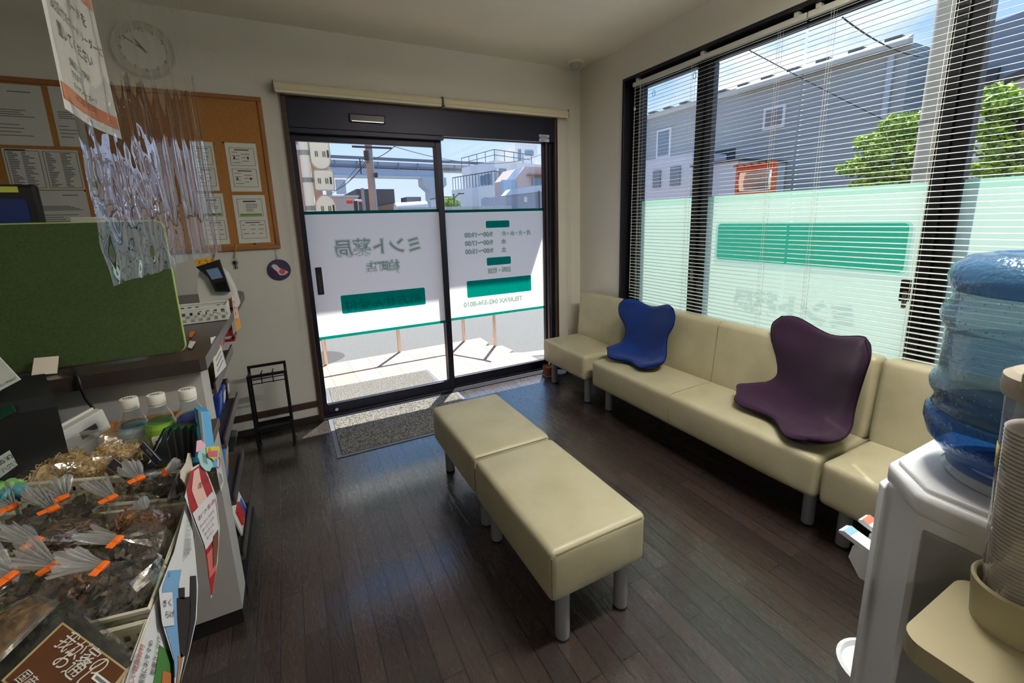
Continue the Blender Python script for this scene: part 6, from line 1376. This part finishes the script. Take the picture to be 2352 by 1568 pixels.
flatpack('clear flat pack of dark kelp with amber edges, lying left of the brown labelled one', [B(80, 1362, .94), B(140, 1382, .935), B(-60, 1580, .925), B(-160, 1480, .93)], 8, fmat('amber_kelp', (50, 40, 26), (124, 92, 50)), .02)
q = [B(144, 1428, .938), B(295, 1539, .926), B(170, 1702, .918), B(3, 1562, .93)]
n = (q[1]-q[0]).cross(q[3]-q[0]).normalized(); n = n if n.z > 0 else -n
S = lambda u, v, h=.0: q[0].lerp(q[1], u).lerp(q[3].lerp(q[2], u), v)+n*h
mb = MB().m(0); card(mb, [S(0, 0), S(1, 0), S(1, 1), S(0, 1)], .0015); mb.m(1); card(mb, [S(.03, .03, .0006), S(.97, .03, .0006), S(.97, .97, .0006), S(.03, .97, .0006)], .0004)
ex = (q[1]-q[0]).normalized(); ey = n.cross(ex); mb.m(2); w = (q[1]-q[0]).length; h = (q[3]-q[0]).length
mb.text('我が家の', S(.14, .30, .0012), ex, ey, w*.16); mb.text('お通し', S(.26, .50, .0012), ex, ey, w*.17); mb.text('国産', S(.10, .90, .0012), ex, ey, w*.10)
mb.m(3); card(mb, [S(.60, .62, .0010), S(.98, .30, .0010), S(.98, .97, .0010), S(.66, .97, .0010)], .0003)
mb.m(4); card(mb, [S(.74, .26, .0014), S(.95, .26, .0014), S(.95, .36, .0014), S(.74, .36, .0014)], .0003); mb.m(5); card(mb, [S(.77, .29, .0018), S(.92, .29, .0018), S(.92, .33, .0018), S(.77, .33, .0018)], .0003)
mb.m(6); card(mb, [S(.86, .36, .0014), S(.98, .34, .0014), S(.98, .6, .0014), S(.9, .62, .0014)], .0003)
tag(mb.build('label_card', [mat('card_edge_gold', (176, 156, 116), .4), mat('card_brown', (92, 58, 40), .22), WLB, KELP, PAPER, INKG, mat('card_tan', (156, 140, 110), .5)]), 'brown label card with white brush lettering on the nearest flat pack', 'label')

# ---------------------------------------------------------------- leaflets hanging over the basket rims and counter end
def leaflet(nm, lab, pts, draw, mats_, curl=.012, x=-.232):
    """pts: photo outline down the two long edges, placed on the plane of the basket side"""
    L, Rr = pts; n = 16
    def pick(a, k):
        k = k*(len(a)-1); i = min(int(k), len(a)-2); f = k-i; return (a[i][0]+(a[i+1][0]-a[i][0])*f, a[i][1]+(a[i+1][1]-a[i][1])*f)
    def S(u, v, h=0):
        a = pick(L, v); b = pick(Rr, v); p = P(a[0]+(b[0]-a[0])*u, a[1]+(b[1]-a[1])*u, 0, x+h)
        return p
    mb = MB(); mb.m(0); mb.grid(lambda u, v: S(u, v), 8, n); mb.grid(lambda u, v: S(u, v, -.0012), 8, n)
    def patch(mi, u0, u1, v0, v1, lv=1): mb.m(mi).grid(lambda u, v: S(u0+(u1-u0)*u, v0+(v1-v0)*v, .0006*lv), 6, 8)
    def words(mi, body, u, v, su, sv, lv=3, rot=False):
        vs, fs = textmesh(body); mb.m(mi); mb.add([S(u+a*su, v-b*sv, .0006*lv) if not rot else S(u+b*su, v+a*sv, .0006*lv) for a, b in vs], fs)
    draw(patch, words); o = mb.build(nm, mats_); tag(o, lab, 'leaflet', 'leaflets hanging at the right edge of the desk'); return o
SKY = mat('photo_sky', (122, 168, 212), .5); EAR = mat('photo_black', (42, 34, 32), .6); TAN = mat('photo_tan', (170, 126, 92), .6); LW = mat('leaflet_white', (222, 222, 224), .55)
def dr1(p, w):
    p(1, .06, .50, .30, .86); p(2, .45, .82, .46, .80, 2); p(2, .50, .66, .40, .47, 2); p(3, .30, .62, .78, .98, 2); p(4, .80, .97, .34, .96, 2); p(0, .0, .34, .42, .62, 3)
    w(4, 'きく', .06, .50, .14, .048, 5); w(4, 'らげ', .10, .57, .14, .048, 5)
    for k in range(4): w(5, 'ミネラル食物繊維たっぷり'[:10-k], .50+.09*k, .06, .08, .020, 4, True)
leaflet('leaflet', 'white leaflet with a photo of black wood ear hanging over the middle basket rim',
        ([(427, 1160), (400, 1265), (365, 1355), (372, 1430), (400, 1520), (402, 1640)], [(436, 1158), (448, 1265), (455, 1345), (452, 1420), (434, 1500), (395, 1640)]), dr1, [LW, SKY, EAR, TAN, INK, INKG])
def dr2(p, w):
    p(1, .55, .95, .42, .95); p(2, .72, .92, .62, .98, 2)
    for k, s in enumerate(('美味しい健康食材', '腸活におすすめ', '乾燥きくらげ')): w(3 if k else 4, s, .16+.2*k, .92-.12*k, -.13, -.055, 3, True)
leaflet('leaflet', 'white leaflet with red and black writing hanging over the rim of the nearest basket',
        ([(362, 1366), (335, 1430), (300, 1530), (270, 1620)], [(384, 1430), (398, 1480), (402, 1560), (398, 1640)]), dr2, [LW, mat('photo_green', (70, 122, 62), .6), mat('photo_orange', (190, 110, 60), .6), INK, RED], x=-.238)
def dr3(p, w):
    p(1, .03, .97, .02, .98); p(2, .30, .70, .04, .42, 2); p(3, .06, .94, .34, .62, 3); p(4, .10, .9, .66, .84, 2); p(5, .55, .9, .60, .8, 4)
    w(6, 'ホット', .52, .24, .26, .05, 5); w(1, 'おつまみ', .16, .42, .20, .035, 5)
    for k in range(4): w(6, '炒ったくるみを'[:7-k], .14+.04*k, .47+.035*k, .10, .022, 5)
leaflet('leaflet', 'red and white leaflet curling down over the counter end, pointed at the bottom',
        ([(440, 1075), (424, 1140), (446, 1200), (470, 1260), (478, 1320), (485, 1372)], [(462, 1062), (478, 1090), (497, 1140), (505, 1210), (500, 1290), (486, 1374)]), dr3, [LW, mat('leaflet_red', (168, 30, 38), .5), mat('leaflet_pink', (232, 190, 178), .6), LW, mat('leaflet_salmon', (206, 106, 96), .6), mat('leaflet_brown', (110, 72, 44), .6), mat('print_red_dark', (130, 30, 36), .6)], x=-.225)
def flatnote(lab, nm, poly, x, mats_, extra=None):
    q = [P(a, b, 0, x) for a, b in poly]; n = len(q); mb = MB().m(0).add(q+[p-V((.0015, 0, 0)) for p in q], [tuple(range(n)), tuple(range(n, 2*n))[::-1]]+[(i, (i+1) % n, n+(i+1) % n, n+i) for i in range(n)])
    if extra: extra(mb, x)
    tag(mb.build(nm, mats_), lab, 'note', 'small notes clipped at the desk edge')
def ex1(mb, x):
    mb.m(1)
    for k in range(3): a = P(466+3*k, 1040+2*k, 0, x+.001); b = P(468+4*k, 1062+2*k, 0, x+.001); mb.tube([a, b], .0008, 4)
    mb.m(2); q = [P(a, b, 0, x+.0015) for a, b in ((452, 1012), (462, 1010), (474, 1022), (462, 1035), (450, 1038))]; mb.add(q, [tuple(range(5))])
flatnote('pale blue cloud shaped note with a pink corner clipped to the desk edge', 'cloud_note', [(458, 1030), (470, 1020), (476, 1032), (478, 1050), (486, 1058), (490, 1068), (486, 1074), (482, 1082), (472, 1080), (462, 1070), (456, 1050)], -.222, [mat('note_aqua', (166, 214, 212), .7), INKG, mat('note_pink', (236, 184, 200), .7)], ex1)
def ex2(mb, x):
    mb.m(1); q = [P(a, b, 0, x+.001) for a, b in ((477, 1036), (500, 1034), (500, 1048), (478, 1048))]; mb.add(q, [(0, 1, 2, 3)]); mb.m(2); a = P(480, 1034, 0, x+.0015); b = P(500, 1032, 0, x+.0015); mb.text('SALE', a, b-a, Z_, .011)
flatnote('small yellow and pink burst shaped badge beside the cloud note', 'burst_badge', [(476, 1026), (503, 1024), (506, 1034), (500, 1044), (502, 1052), (494, 1052), (492, 1058), (486, 1052), (480, 1050), (476, 1040)], -.219, [mat('badge_yellow', (226, 204, 70), .6), mat('badge_pink', (216, 92, 120), .6), INK], ex2)
def ex3(mb, x):
    mb.m(1); c = [(501+4*cos(a), 1062+13*sin(a)) for a in [2*pi*k/16 for k in range(16)]]; mb.tube([P(a, b, 0, x+.001) for a, b in c], .0012, 4, True)
    mb.m(2)
    for k in range(3): mb.tube([P(503+2.2*k, 1085+2*k, 0, x+.001), P(507+2.2*k, 1115-4*k, 0, x+.001)], .0008, 4)
flatnote('tall white note with a red ring on the counter end strip', 'ring_note', [(492, 1032), (499, 1030), (512, 1090), (514, 1108), (508, 1128), (500, 1090)], -.2955, [LW, RED, INKG], ex3)
flatnote('pale pear shaped note with a grey stem behind the red leaflet', 'pear_note', [(428, 1062), (433, 1040), (438, 1040), (440, 1058), (446, 1085), (440, 1110), (430, 1118), (416, 1098), (416, 1080)], -.235, [mat('note_cream', (206, 196, 178), .7)])
def ex4(mb, x):
    mb.m(1)
    for k in range(5): mb.tube([P(391+4*k, 1138-6*k, 0, x+.001), P(398+3.4*k, 1108-5*k, 0, x+.001)], .001, 4)
flatnote('white card with grey brush strokes on the right end of the back basket', 'sketch_card', [(409, 1087), (414, 1092), (416, 1120), (410, 1142), (388, 1146)], -.272, [LW, INKG], ex4)
